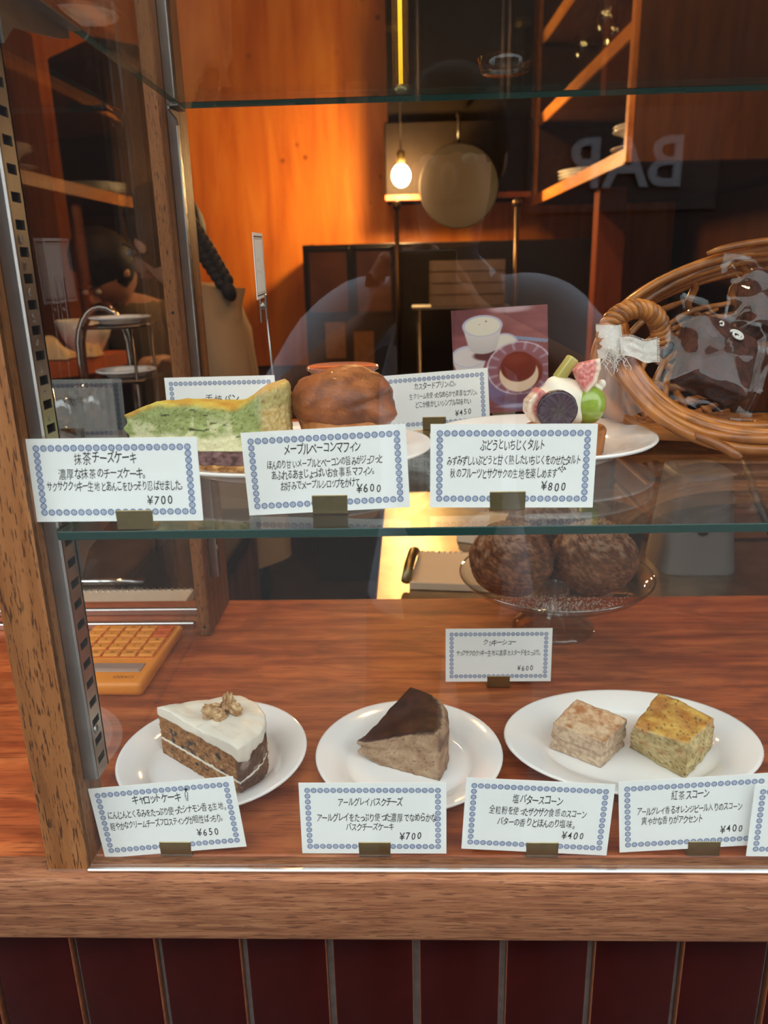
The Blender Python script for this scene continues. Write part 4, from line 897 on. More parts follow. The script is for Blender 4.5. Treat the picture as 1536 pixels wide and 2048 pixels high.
# wall cabinet with open shelves along the right wall
cb = thing('wall_cabinet', 'open orange wood wall cabinet with stacked plates at the upper right', 'cabinet', (.6, 3.0, .70), (0, 0, math.radians(1.7)))
Lc = 1.40; y0c = -.66
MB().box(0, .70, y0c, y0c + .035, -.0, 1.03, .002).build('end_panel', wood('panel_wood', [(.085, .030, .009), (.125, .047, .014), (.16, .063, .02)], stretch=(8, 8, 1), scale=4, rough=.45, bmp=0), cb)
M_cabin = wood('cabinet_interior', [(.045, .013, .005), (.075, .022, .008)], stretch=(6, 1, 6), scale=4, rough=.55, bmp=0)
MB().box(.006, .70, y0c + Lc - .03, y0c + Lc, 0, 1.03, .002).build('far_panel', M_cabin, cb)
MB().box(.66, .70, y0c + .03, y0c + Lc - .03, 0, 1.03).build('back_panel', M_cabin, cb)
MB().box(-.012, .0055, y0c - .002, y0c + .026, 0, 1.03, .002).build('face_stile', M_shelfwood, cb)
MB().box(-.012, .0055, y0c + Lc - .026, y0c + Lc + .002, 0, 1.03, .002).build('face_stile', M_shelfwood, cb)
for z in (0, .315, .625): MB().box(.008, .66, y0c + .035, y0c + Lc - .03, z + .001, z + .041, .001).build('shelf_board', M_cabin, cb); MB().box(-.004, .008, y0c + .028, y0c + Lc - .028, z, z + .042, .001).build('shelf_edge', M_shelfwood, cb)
def stack(x, y, z, n, R, lab):
    for k in range(n):
        o = MB().lathe(plate_prof(R, .020), 40).build('dinner_plate', M_white, None, (x + random.uniform(-.004, .004), y + random.uniform(-.004, .004), z + .0005 + .0125 * k))
        tag(o, lab % ('lowest', 'middle', 'topmost')[min(2, k if n == 3 else (0 if k == 0 else 2))] if n > 1 else lab, 'plate', 'dinner plates in the wall cabinet')
stack(.735, 3.30, .743, 3, .135, '%s of three dinner plates in the pile at the far end of the cabinet')
stack(.74, 2.55, .743, 1, .120, 'dinner plate lying on the lowest cabinet shelf beside the end panel')
stack(.735, 2.545, .790, 2, .115, '%s of two dinner plates raised beside the end panel of the cabinet')
tag(MB().lathe([(0, 0), (.05, 0), (.055, .004), (.075, .028), (.073, .029), (.05, .006), (0, .004)], 32).build('dish_riser', M_white, None, (.735, 2.545, .7610)), 'small bowl between the dinner plates beside the cabinet end panel', 'bowl')
# wine glasses on the second shelf
M_wg = glass('wine_glass', (.97, .97, .96), .02, f0=.09)
wg0 = None
for k in range(5):
    lc = (.66 + .07 * (k % 2), 2.55 + .17 * k, 1.0585)
    lb = 'clear wine glass on the middle cabinet shelf, %s from the end panel' % ('first', 'second', 'third', 'fourth', 'fifth')[k]
    if wg0 is None:
        wg0 = thing('wine_glass', lb, 'glass', lc, group='wine glasses in the wall cabinet')
        MB().lathe([(0, .0905), (.012, .094), (.030, .112), (.037, .14), (.034, .175), (.029, .20), (.0282, .20), (.033, .175), (.0358, .14), (.029, .1135), (.010, .0965), (0, .094)], 28).build('bowl', M_wg, wg0)
        MB().lathe([(0, 0), (.033, 0), (.033, .0015), (.012, .005), (.004, .012), (.0034, .08), (.008, .0905), (0, .0907)], 28).build('stem', M_wg, wg0)
    else: dup(wg0, lc, lb)
# wooden post and under-cabinet counter on the right
struct(MB().box(.69, .79, 2.98, 3.06, FLOOR, .70, .002).build('trim_1', M_redwood))
hd = thing('range_hood', 'dark range hood hanging right of the glowing bulb', 'range hood', (.225, 3.80, .735))
MB().box(-.315, .315, -.20, .182, 0, .30, .006).build('hood_body', P('hood_dark', (.010, .006, .004), .7, spec=.12, var=.3, vscale=6), hd)
MB().box(-.30, .31, -.17, .182, .30, 1.012).build('hood_duct', P('hood_duct', (.011, .007, .004), .7, spec=.12, var=.3, vscale=6), hd)
MB().box(-.317, .317, -.204, -.19, -.012, .012, .002).build('hood_lip', M_redwood, hd)
pn = thing('frying_pan', 'dark round frying pan hanging below the range hood', 'pan', (.222, 3.54, .765))
MB().lathe([(0, 0), (.125, 0), (.166, .03), (.168, .032), (.164, .032), (.122, .004), (0, .004)], 40).xf(Matrix.Rotation(pi / 2, 4, 'X')).build('pan_body', P('iron_pan', (.007, .005, .004), .6, spec=.2), pn)
MB().tube([(0, -.012, .165), (0, -.02, .27), (0, .0, .285), (0, .0615, .285)], .008, 8).build('pan_handle', M_black, pn)
M_pole = P('dark_brass', (.16, .10, .045), .4, 1)
for x, lb in ((-.036, 'thin brass pole standing left of the metal trays'), (.402, 'thin brass pole standing right of the metal trays')):
    o = thing('brass_pole', lb, 'pole', (x, 3.0, -.05), group='brass poles at the stove')
    MB().tube([(0, 0, .0), (0, 0, .70)], .0085, 10).build('tube', M_pole, o); MB().ball((0, 0, .705), .017, 16, 10).build('finial', M_pole, o); MB().lathe([(0, 0), (.03, 0), (.03, .004), (.011, .012), (0, .012)], 16).build('foot', M_brass, o)
# black stove block, oven doors, trays
sv = thing('stove', 'black stove block standing against the plywood wall', 'stove', (.17, 3.55, FLOOR))
MB().box(-.60, .62, -.22, .40, 0, 1.49, .004).build('stove_body', M_black, sv)
M_ovp = P('smoked_brown_panel', (.17, .065, .028), .25, coat=.4, var=.25, vscale=8)
for (x0, x1) in ((-.585, -.405), (-.39, -.225)):
    d_ = MB().box(x0, x1, -.236, -.219, 1.215, 1.475, .004).build('oven_door', M_ovp, sv)
    f = MB()
    for (a, b, c, e) in ((x0, x1, 1.463, 1.477), (x0, x1, 1.212, 1.224), (x0, x0 + .012, 1.212, 1.477), (x1 - .012, x1, 1.212, 1.477)): f.box(a, b, -.243, -.234, c, e, .002)
    f.build('door_frame', M_black, d_)
for k, (x, z) in enumerate(((-.52, 1.03), (-.40, .99))): MB().box(x, x + .085, -.2235, -.2205, z, z + .15).build('paper_note', P('brown_paper_%d' % k, (.26, .12, .05), .7, var=.2), sv)
rk = thing('tray_rack', 'stack of steel trays on a low rack beside the stove', 'tray rack', (.215, 3.05, .30))
MB().box(-.20, .165, -.10, .12, -.012, 0, .003).build('rack_shelf', M_steel, rk)
for s_ in (-1, 1):
    for q in (-.09, .11): MB().tube([(s_ * .155 - .015, q, -.012), (s_ * .155 - .015, q, -1.25)], .008, 8).build('leg', M_steel, rk)
for k in range(4):
    tr_ = MB(); z = .0008 + .041 * k; tr_.box(-.125, .14, -.09, .10, z, z + .0030, .001); tr_.box(-.125, .14, -.093, -.089, z, z + .038, .001); tr_.box(-.125, .14, .097, .101, z, z + .038, .001); tr_.box(-.128, -.124, -.093, .101, z, z + .038, .001); tr_.box(.139, .143, -.093, .101, z, z + .038, .001)
    tag(tr_.build('steel_tray', P('tray_metal_%d' % k, (.50, .36, .24), .3, .9, var=.1), None, (.215, 3.05, .30)), 'dull steel tray on the rack, %s of four' % ('lowest', 'second from the bottom', 'third from the bottom', 'topmost')[k], 'tray', 'steel trays on the rack')

# steel worktop directly behind the counter
wk = thing('steel_worktop', 'brushed steel worktop lit gold by the bulb behind the counter', 'worktop', (.5, 1.6, FLOOR))
M_wsteel = P('worktop_steel', (.52, .41, .29), .34, 1, var=.25, vscale=18, bmp=.25, bscale=60, bdist=.002)
MB().box(-.555, .62, -.60, .05, .885, .905, .003).build('worktop_plate', M_wsteel, wk)
MB().box(-.545, .62, -.59, .04, .30, .884).build('worktop_cabinet', M_black, wk)
for sx3 in (-.52, .58):
    for sy3 in (-.55, .0): MB().tube([(sx3, sy3, 0), (sx3, sy3, .30)], .02, 10).build('leg', M_steel, wk)
M_paper = P('notepad_paper', (.72, .60, .46), .7, var=.04)
def pad(loc, rz, w_, h_, label, t=.012):
    o = thing('notepad', label, 'notepad', loc, (0, 0, rz), 'spiral notepads behind the counter')
    MB().box(-w_ / 2, w_ / 2, -h_ / 2, h_ / 2, 0, t, .001).build('pages', M_paper, o)
    sp = MB()
    n = int(w_ / .0095)
    for k in range(n):
        x = -w_ / 2 + .006 + k * .0095; sp.tube([(x, h_ / 2 - .004 + .0055 * cos(a), t / 2 + .5 * t + .0055 * sin(a) - .003) for a in [q * 2 * pi / 8 for q in range(8)]], .0012, 5, True)
    sp.build('wire_spiral', M_alu, o); return o
WZ = FLOOR + .905 + .0006
pad((.085, 1.155, WZ), -.12, .16, .14, 'spiral notepad nearest the bulb glow on the steel worktop')
pad((.165, 1.345, WZ), -.45, .12, .13, 'second notepad with a brown cover turned askew on the steel worktop', .022)
# glowing amber tube added for a streak of light, no lamp known there
tl_ = thing('light_streak_tube', 'added glowing amber tube standing in for a streak of light behind the top glass shelf', 'lamp', (-.004, .885, .60))
MB().tube([(0, 0, .002), (0, 0, .60)], .0022, 10).build('streak_core', emit('amber_streak_glow', (1.0, .66, .03), 2.6), tl_)
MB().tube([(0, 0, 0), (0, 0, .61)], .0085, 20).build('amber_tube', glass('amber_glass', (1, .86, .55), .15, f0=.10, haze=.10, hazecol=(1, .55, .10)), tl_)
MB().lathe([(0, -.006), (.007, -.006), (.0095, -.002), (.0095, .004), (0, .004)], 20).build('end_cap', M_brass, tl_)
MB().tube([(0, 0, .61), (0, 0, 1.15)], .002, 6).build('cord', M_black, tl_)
tag(MB().tube([(-.008, 1.10, WZ + .012), (-.002, 1.13, WZ + .03), (.004, 1.17, WZ + .034), (.008, 1.21, WZ + .02)], .008, 8).build('pen_handle', M_brass), 'small brass handle lying on the edge of the steel worktop', 'handle')
# black pot, grey machine, lead
bp_ = thing('black_pot', 'black round pot with a ringed lid behind the cream puffs', 'pot', (.275, 1.19, WZ))
MB().lathe([(0, 0), (.085, 0), (.094, .008), (.098, .085), (.102, .088), (.095, .088), (0, .086)], 48).build('pot_body', P('pot_black', (.022, .018, .017), .3), bp_)
MB().lathe([(0, .104), (.012, .104), (.015, .098), (.040, .096), (.044, .099), (.048, .096), (.085, .092), (.101, .088), (.101, .0865), (0, .087)], 48).build('pot_lid', P('pot_lid', (.05, .038, .034), .25), bp_)
gm = thing('grey_machine', 'grey plastic kitchen machine with one dark round button', 'machine', (.457, 1.20, WZ))
def gmf(u, v):
    a = 2 * pi * u; z = .16 * v; wv = lerp(.060, .043, v); c_, s_ = cos(a), sin(a); k = (abs(c_) ** 5 + abs(s_) ** 5) ** -.2
    return (wv * c_ * k, .055 * s_ * k * lerp(1.1, .9, v), z)
mb = MB().grid(gmf, 40, 14, cu=True); n = 40; mb.f.append(tuple(i * 14 + 13 for i in range(40))); mb.m.append(0); mb.s.append(False)
mb.build('housing', P('grey_plastic', (.20, .185, .18), .45), gm)
MB().lathe([(0, .006), (.007, .005), (.0085, 0)], 20).xf(Matrix.Translation((-.004, -.0545, .072)) @ Matrix.Rotation(pi / 2, 4, 'X')).build('button', M_black, gm)
tag(MB().tube([(.53, 1.20, WZ + .17), (.535, 1.16, WZ + .12), (.555, 1.12, WZ + .06), (.575, 1.06, WZ + .008), (.62, 1.03, WZ + .007)], .0065, 8).build('power_cord', M_black), 'black power cord trailing beside the grey machine', 'cord')
bx = thing('wooden_crate', 'low brown wooden crate behind the grey machine', 'crate', (.60, 1.42, WZ))
M_crate = wood('crate_wood', [(.16, .05, .014), (.24, .08, .022)], stretch=(1, 6, 6), scale=5, rough=.5, bmp=0)
for s_ in (-1, 1):
    for k in range(2): MB().box(-.18, .18, s_ * .11 - .006, s_ * .11 + .006, .002 + .055 * k, .047 + .055 * k, .002).build('slat', M_crate, bx); MB().box(s_ * .18 - .006, s_ * .18 + .006, -.104, .104, .002 + .055 * k, .047 + .055 * k, .002).build('slat', M_crate, bx)
MB().box(-.172, .172, -.104, .104, 0, .008).build('bottom', M_crate, bx)

# left: sink side, steel fridge, plank with bowls
fr = thing('steel_fridge', 'tall brushed steel fridge behind the sink, lit by the lamps', 'fridge', (-1.085, 3.22, FLOOR), (0, 0, math.radians(48)))
MB().box(-.12, .12, -.09, .30, .05, 2.2, .008).build('fridge_body', P('fridge_side', (.08, .065, .05), .4, 1), fr); MB().box(-.115, .115, -.112, -.092, .75, 2.19, .006).build('door', P('fridge_steel', (.17, .145, .115), .22, 1), fr)
MB().tube([(-.09, -.112, .90), (-.09, -.135, .92), (-.09, -.135, 1.08), (-.09, -.112, 1.10)], .008, 8).build('handle', M_chrome, fr)
du = thing('tall_cupboard', 'tall dark wooden cupboard left of the steel fridge', 'cupboard', (-1.88, 3.1, FLOOR))
MB().box(-.40, .42, -.12, .30, .0, 2.3, .004).build('cupboard_body', M_dkwood, du)
for q in (-1, 1): dd = MB().box(*sorted((q * .005 + .01, q * .39 + .01)), -.138, -.121, .10, 2.28, .003).build('door', M_dkwood, du); MB().tube([(q * .03 + .01, -.138, 1.3), (q * .03 + .01, -.152, 1.31), (q * .03 + .01, -.152, 1.40), (q * .03 + .01, -.138, 1.41)], .005, 6).build('handle', M_brass, dd)
pk = thing('plank_counter', 'red-orange wooden counter at the left carrying bowls and cloths', 'counter', (-1.15, 2.2, FLOOR))
MB().prism([(-.75, -.46), (.10, -.46), (.30, -.20), (.33, -.12), (.33, .055), (-.75, .055)], 1.135, 1.175, axis='z').build('plank_top', P('red_lacquer', (.56, .12, .022), .5, var=.25, vscale=7), pk)
MB().box(-.72, .28, -.16, .04, 0, 1.134).build('counter_base', M_dkwood, pk)
PZ = FLOOR + 1.1756
def bowl(loc, R, h, label, name='bowl'):
    o = MB().lathe([(0, 0), (R * .45, 0), (R * .5, h * .05), (R * .82, h * .5), (R, h), (R * .96, h), (R * .78, h * .5), (R * .45, h * .1), (0, h * .08)], 40).build(name, M_white, None, loc); return tag(o, label, 'bowl', 'white dishes on the sink side')
bowl((-.900, 2.175, PZ), .078, .092, 'white bowl on the red counter behind the chrome tap')
def cloth(loc, sx3, sy3, h, sd, label):
    mb = MB(); mb.grid(lambda u, v: ((u - .5) * sx3, (v - .5) * sy3, .004 + h * max(0, 1 - (2 * u - 1) ** 4) * max(0, 1 - (2 * v - 1) ** 4) * (.55 + .7 * n3((u * 3 + sd, v * 3, 0)) + .2 * n3((u * 9 + sd, v * 8, 0)))), 34, 26)
    o = mb.build('folded_cloth', P('dish_cloth_%d' % sd, (.70, .50, .27), .85, bmp=.3), None, loc); return tag(o, label, 'cloth', 'crumpled cloths on the red counter')
cloth((-.955, 2.02, PZ), .17, .11, .062, 3, 'crumpled cream cloth at the end of the red counter, left of the bowls')
cloth((-.845, 2.06, PZ), .045, .07, .050, 8, 'smaller crumpled cloth on the red counter beside the tap')
sk = thing('sink_counter', 'dark sink counter with steel rim at the left behind the case', 'sink', (-.80, 1.50, FLOOR))
MB().box(-.85, .48, -.42, .06, .86, .90, .004).build('sink_top', P('dark_steel', (.10, .07, .05), .25, .9, var=.3, vscale=20), sk)
MB().box(-.84, .47, -.40, .05, 0, .859).build('sink_base', M_dkwood, sk)
KZ = FLOOR + .9006
MB().tube([(-.15 + .13 * q, -.36, .905) for q in range(5)], .006, 8).build('sink_rail', M_chrome, sk)
tp = thing('chrome_tap', 'tall arched chrome tap over the sink, seen through the side glass', 'tap', (-.535, 1.50, KZ))
MB().tube([(0, 0, 0), (0, 0, .30)] + [(-.050 + .050 * cos(a), 0, .335 + .085 * sin(a)) for a in [q * pi / 12 for q in range(1, 12)]] + [(-.10, 0, .32), (-.10, 0, .17)], .0095, 12).build('spout', P('dark_chrome', (.34, .28, .23), .14, 1), tp)
MB().lathe([(0, 0), (.026, 0), (.026, .006), (.018, .012), (.016, .05), (0, .052)], 24).build('tap_base', M_chrome, tp); MB().tube([(.016, 0, .04), (.06, -.01, .06)], .006, 8).build('lever', M_chrome, tp)
dr = thing('dish_rack', 'wire dish rack with three tiers beside the sink, behind the oak post', 'rack', (-.56, 1.36, KZ))
for (x, y) in ((-.19, -.06), (.10, -.06), (-.19, .04), (.10, .04)): MB().tube([(x, y, 0), (x, y, .2005 if x < 0 else .396)], .003, 6).build('leg', P('rack_wire', (.12, .09, .07), .3, 1), dr)
for nm, x0, z in (('lower_tier', -.20, .2005), ('middle_tier', .02, .3045), ('upper_tier', .02, .3945)):
    t_ = MB(); t_.tube([(x0, -.065, z), (.11, -.065, z), (.11, .045, z), (x0, .045, z)], .003, 6, True)
    for q in range(1, 8): t_.tube([(x0, -.065 + .11 * q / 8, z + .0015), (.11, -.065 + .11 * q / 8, z + .0015)], .0014, 5)
    t_.build(nm, P('tier_wire_%s' % nm, (.12, .09, .07), .3, 1), dr)
for z, lb in ((.3085, 'white saucer on the middle tier of the dish rack'), (.3985, 'white saucer on the topmost tier of the dish rack')):
    tag(MB().lathe(plate_prof(.052, .012), 40).build('saucer', M_white, None, (-.495, 1.35, KZ + z)), lb + ' behind the oak post', 'saucer', 'white dishes on the sink side')
rg = random.Random(6)
tumb = None
for k, (x, y) in enumerate(((-.665, 1.325), (-.605, 1.33), (-.570, 1.375), (-.725, 1.35))):
    lb = 'clear tumbler on the dish rack, %s from the oak post' % ('third', 'second', 'nearest', 'fourth')[k]
    if tumb is None:
        tumb = thing('tumbler', lb, 'glass', (x, y, KZ + .2040), group='clear tumblers on the dish rack'); MB().lathe([(0, 0), (.024, 0), (.030, .085), (.0285, .085), (.0225, .006), (0, .006)], 20, fn=lambda a, z: 1 + .02 * cos(a * 10)).build('tumbler_wall', glass('cut_glass', (.9, .86, .8), .03, f0=.16), tumb)
    else: dup(tumb, (x, y, KZ + .2040), lb)
lw_ = thing('left_worktop', 'low worktop behind the aluminium rails carrying a notepad', 'worktop', (-.70, 1.12, FLOOR))
MB().box(-.9, .42, -.13, -.041, .875, .905, .003).build('worktop_plate', M_dkwood, lw_); MB().box(-.88, .40, -.12, -.05, 0, .874).build('worktop_base', M_dkwood, lw_)
pad((-.43, 1.035, FLOOR + .9056), 0, .20, .075, 'cream spiral notepad behind the aluminium rails', .014)
bx2 = MB(); bx2.box(-.04, .04, -.035, .035, 0, .055, .003); bx2.box(-.041, .041, -.004, .004, .054, .0565)
tag(bx2.build('carton', P('card_carton', (.40, .22, .10), .75), None, (-.575, 1.035, FLOOR + .9056)), 'small brown carton beside the notepad behind the rails', 'box')

# drinking glass standing upside down on the top shelf
jg = MB().lathe([(0, .001), (.021, .001), (.0225, .003), (.0255, .013), (.0243, .013), (.0213, .005), (0, .004)], 36).build('glass_dish', glass('dish_glass', (.95, .96, .95), .02, f0=.08), None, (.092, .795, UZ + .0004)); tag(jg, 'small round clear glass dish standing on the top glass shelf', 'dish')

# standing metal clip with a small menu card
cp = thing('clip_stand', 'slim metal card stand with a spring clip behind the green cake', 'card stand', (-.1495, .853, SZ + .0003))
MB().lathe([(0, 0), (.014, 0), (.014, .002), (.003, .004), (0, .004)], 24).build('base', M_steel, cp)
MB().tube([(0, 0, .003), (-.0005, 0, .06), (-.003, 0, .118)], .0012, 8).build('rod', M_steel, cp)
jaw = MB(); jaw.box(-.0095, -.0080, -.0035, .0035, .108, .160, .0006); jaw.box(-.0035, -.0020, -.0035, .0035, .112, .138, .0006); jaw.tube([(-.0058, -.005, .126), (-.0058, .005, .126)], .0028, 10); jaw.box(-.0080, -.0035, -.0030, .0030, .122, .130); jaw.build('spring_clip', M_steel, cp)
M_mc = M_card; a_ = math.radians(91)
mcard = MB().box(-.030, .030, -.0003, .0003, -.033, .033).build('menu_card', M_mc, None, (-.1565, .853, .4310), rot=(.0, -.03, a_)); tag(mcard, 'small white card held edge-on by the metal clip stand', 'menu card')
bd = MB()
for (x0, x1, z0, z1) in ((-.027, .027, .0285, .0300), (-.027, .027, -.0300, -.0285), (-.027, -.0262, -.03, .03), (.0262, .027, -.03, .03), (-.025, .025, .0268, .0272), (-.025, .025, -.0272, -.0268)): bd.add([(x0, .0004, z0), (x1, .0004, z0), (x1, .0004, z1), (x0, .0004, z1)], [(0, 1, 2, 3)], 0, False)
bd2 = MB(); bd2.v = [(p[0], -p[1], p[2]) for p in bd.v]; bd2.f = bd.f[:]; bd2.m = bd.m[:]; bd2.s = bd.s[:]; bd.add(bd2.v, bd2.f, 0, False); bd.build('card_border', M_ink, mcard)
sc_ = MB(); rs = random.Random(2)
for (zc, n, x00) in ((.006, 4, -.016), (-.006, 7, -.020)):
    for k in range(n):
        x = x00 + .0045 * k; stroke(sc_, [(x + rs.uniform(0, .003), zc + rs.uniform(-.002, .002)) for _ in range(4)], .0004, -.0004); 
for (zc, n, x00) in ((.006, 4, .016), (-.006, 7, .020)):
    for k in range(n):
        x = x00 - .0045 * k; stroke(sc_, [(x - rs.uniform(0, .003), zc + rs.uniform(-.002, .002)) for _ in range(4)], .0004, .0004)
sc_.build('faint_scribble', M_ink, mcard)

# ================================================================== PEOPLE
def body(name, joints, bones, mats, matfn, root, sub=2):
    """one continuous skinned figure: joints {name: (pos, radius or (rx, ry))}"""
    names = list(joints); me = bpy.data.meshes.new(name); me.from_pydata([joints[k][0] for k in names], [(names.index(a), names.index(b)) for a, b in bones], []); me.update()
    o = bpy.data.objects.new(name, me); C.objects.link(o)
    md = o.modifiers.new('skin', 'SKIN'); md.use_smooth_shade = True; md.branch_smoothing = .6
    sd = o.modifiers.new('sub', 'SUBSURF'); sd.levels = sub; sd.render_levels = sub
    for i, k in enumerate(names):
        r = joints[k][1]; me.skin_vertices[0].data[i].radius = r if isinstance(r, tuple) else (r, r); me.skin_vertices[0].data[i].use_root = (i == 0)
    dg = bpy.context.evaluated_depsgraph_get(); m2 = bpy.data.meshes.new_from_object(o.evaluated_get(dg)); bpy.data.objects.remove(o); m2.name = name
    m2.materials.clear()
    for m in mats: m2.materials.append(m)
    for p in m2.polygons: p.use_smooth = True; p.material_index = matfn(p.center)
    for v in m2.vertices:   # cloth folds
        if matfn(v.co) != 0: v.co += v.normal * .010 * fbm((v.co.x * 9, v.co.y * 9, v.co.z * 5), 1, 3)
    n = bpy.data.objects.new(name, m2); C.objects.link(n); n.parent = root; return n
M_skin = P('skin', (.52, .27, .17), .5, sss=.1, var=.05)
M_hair = P('dark_hair', (.010, .006, .005), .6, bmp=.6, bscale=150, spec=.25)
def hand(J, Bn, wrist, dirn, side, tag_, r=.0085):
    """palm plus four fingers and a thumb, curled"""
    w0 = Vector(wrist); d = Vector(dirn).normalized(); s_ = Vector(side).normalized(); nrm = d.cross(s_)
    J['palm' + tag_] = (tuple(w0 + d * .055), (.030, .016)); 
    for q, (off, ln) in enumerate(((-.026, .062), (-.009, .072), (.009, .068), (.025, .052))):
        b = w0 + d * .085 + s_ * off; m = b + d * ln * .55 + nrm * .010; e = m + d * ln * .35 + nrm * .022
        for t, p in (('a', b), ('b', m), ('c', e)): J['f%d%s%s' % (q, t, tag_)] = (tuple(p), r)
        Bn += [('palm' + tag_, 'f%da%s' % (q, tag_)), ('f%da%s' % (q, tag_), 'f%db%s' % (q, tag_)), ('f%db%s' % (q, tag_), 'f%dc%s' % (q, tag_))]
    t0 = w0 + d * .04 + s_ * -.036; t1 = t0 + d * .038 - s_ * .018 + nrm * .012
    J['t0' + tag_] = (tuple(t0), .011); J['t1' + tag_] = (tuple(t1), .009); Bn += [('palm' + tag_, 't0' + tag_), ('t0' + tag_, 't1' + tag_)]
def face(root, c, fwd, up=(0, 0, 1), hairmat=None, s_=1.0, hair=True):
    """eyes, brows, nose, mouth, ears and hair on a head of centre c"""
    c, f = Vector(c), Vector(fwd).normalized(); r = f.cross(Vector(up)).normalized(); u = r.cross(f); p = lambda a, b, d: c + r * a * s_ + u * b * s_ + f * d * s_
    R = Matrix((r, f, u)).transposed()
    for q in (-1, 1):
        MB().ball(p(q * .030, .005, .083), (.012, .008, .008), 14, 10, M=R).build('eye', P('eye_white', (.6, .58, .55), .2), root)
        MB().tube([p(q * .016, .024, .091), p(q * .03, .030, .090), p(q * .045, .024, .080)], .003, 6).build('eyebrow', M_hair, root)
        MB().ball(p(q * .077, -.004, -.005), (.008, .016, .028), 14, 10, M=R).build('ear', M_skin, root)
    MB().ball(p(0, -.018, .096), (.012, .016, .022), 14, 10, M=R).build('nose', M_skin, root)
    MB().ball(p(0, -.052, .084), (.024, .007, .006), 16, 8, M=R).build('mouth', P('lips', (.42, .14, .11), .45), root)
    if hair: MB().ball(p(0, .022, -.018), (.088 * s_, .098 * s_, .105 * s_), 36, 24, M=R, fn=lambda d: (1 + .04 * n3((d.x * 9, d.y * 3, d.z * 3))) * (1 if d.y < .45 or d.z > .42 else .86)).build('hair', hairmat or M_hair, root)

# staff member with a braid, seen from behind through the case
st = thing('person', 'person with a dark braid and beige shirt, seen from behind in the kitchen', 'person', (-.485, 1.72, FLOOR))
J = {}; Bn = []
off = Vector((-.485, 1.72, FLOOR)); A_ = lambda x, y, z: tuple(Vector((x, y, z)) - off)
J['pelvis'] = (A_(-.425, 1.72, -.10), (.135, .135)); J['waist'] = (A_(-.418, 1.72, .08), (.130, .125)); J['chest'] = (A_(-.422, 1.725, .25), (.135, .125)); J['collar'] = (A_(-.455, 1.735, .365), (.075, .065)); J['neck'] = (A_(-.492, 1.745, .415), .045); J['skull'] = (A_(-.522, 1.755, .475), (.066, .074)); J['crown'] = (A_(-.530, 1.755, .535), (.060, .068))
for (sx5, sy5, t) in ((-.405, 1.665, 'R'), (-.455, 1.82, 'L')):
    J['sh' + t] = (A_(sx5, sy5, .365), .066); J['el' + t] = (A_(sx5 + .035, sy5 - .01, .095), .052); J['wr' + t] = (A_(sx5 - .13, sy5 + .03, .065), .028)
    J['hip' + t] = (A_(-.425, 1.72 + (-.07 if t == 'R' else .07), -.20), .095); J['kn' + t] = (A_(-.43, 1.72 + (-.075 if t == 'R' else .075), -.50), .065); J['an' + t] = (A_(-.42, 1.72 + (-.075 if t == 'R' else .075), -.87), .045); J['to' + t] = (A_(-.55, 1.72 + (-.08 if t == 'R' else .08), -.905), .038)
    Bn += [('collar', 'sh' + t), ('sh' + t, 'el' + t), ('el' + t, 'wr' + t), ('wr' + t, 'palm' + t), ('pelvis', 'hip' + t), ('hip' + t, 'kn' + t), ('kn' + t, 'an' + t), ('an' + t, 'to' + t)]
    hand(J, Bn, J['wr' + t][0], (-1, .1, -.05), (0, 1, 0), t)
Bn += [('pelvis', 'waist'), ('waist', 'chest'), ('chest', 'collar'), ('collar', 'neck'), ('neck', 'skull'), ('skull', 'crown')]
M_beige = P('beige_shirt', (.33, .20, .095), .85, var=.12, vscale=6, bmp=.3, bscale=40, bdist=.004); M_trous = P('dark_trousers', (.020, .016, .015), .8)
body('body', J, Bn, [M_skin, M_beige, M_trous], lambda p: (0 if (p.z > 1.345 and p.x < .005) or (p.x < -.085 and .9 < p.z < 1.12) else 1 if p.z > .80 else 2), st)
sh_ = MB().grid(lambda u, v: ((.118 + .016 * v + .008 * sin(u * 2 * pi * 5 + v * 3) * v) * cos(2 * pi * u) + .064, (.128 + .016 * v + .008 * sin(u * 2 * pi * 4) * v) * sin(2 * pi * u), lerp(1.02, .742, v)), 60, 10, cu=True); sh_.build('shirt_tail', M_beige, st)
face(st, A_(-.530, 1.755, .500), (-1, .55, -.45), s_=.92)
bd_ = MB()
for k in range(11):
    t = k / 10; c_ = Vector(A_(lerp(-.462, -.372, t ** .9) , lerp(1.675, 1.625, t), lerp(.535, .408, t))); rr_2 = lerp(.021, .0145, t)
    for sgn in (-1, 1): bd_.ball(c_ + Vector((sgn * .007, 0, (.5 if sgn > 0 else 0) * .012)), (rr_2 * .8, rr_2 * .8, rr_2), 16, 10, M=Matrix.Rotation(-.6 + sgn * .6, 3, 'Y'))
bd_.ball(Vector(A_(-.364, 1.622, .394)), (.015, .014, .022), 16, 12, M=Matrix.Rotation(-.3, 3, 'Y')); bd_.build('braid', M_hair, st)

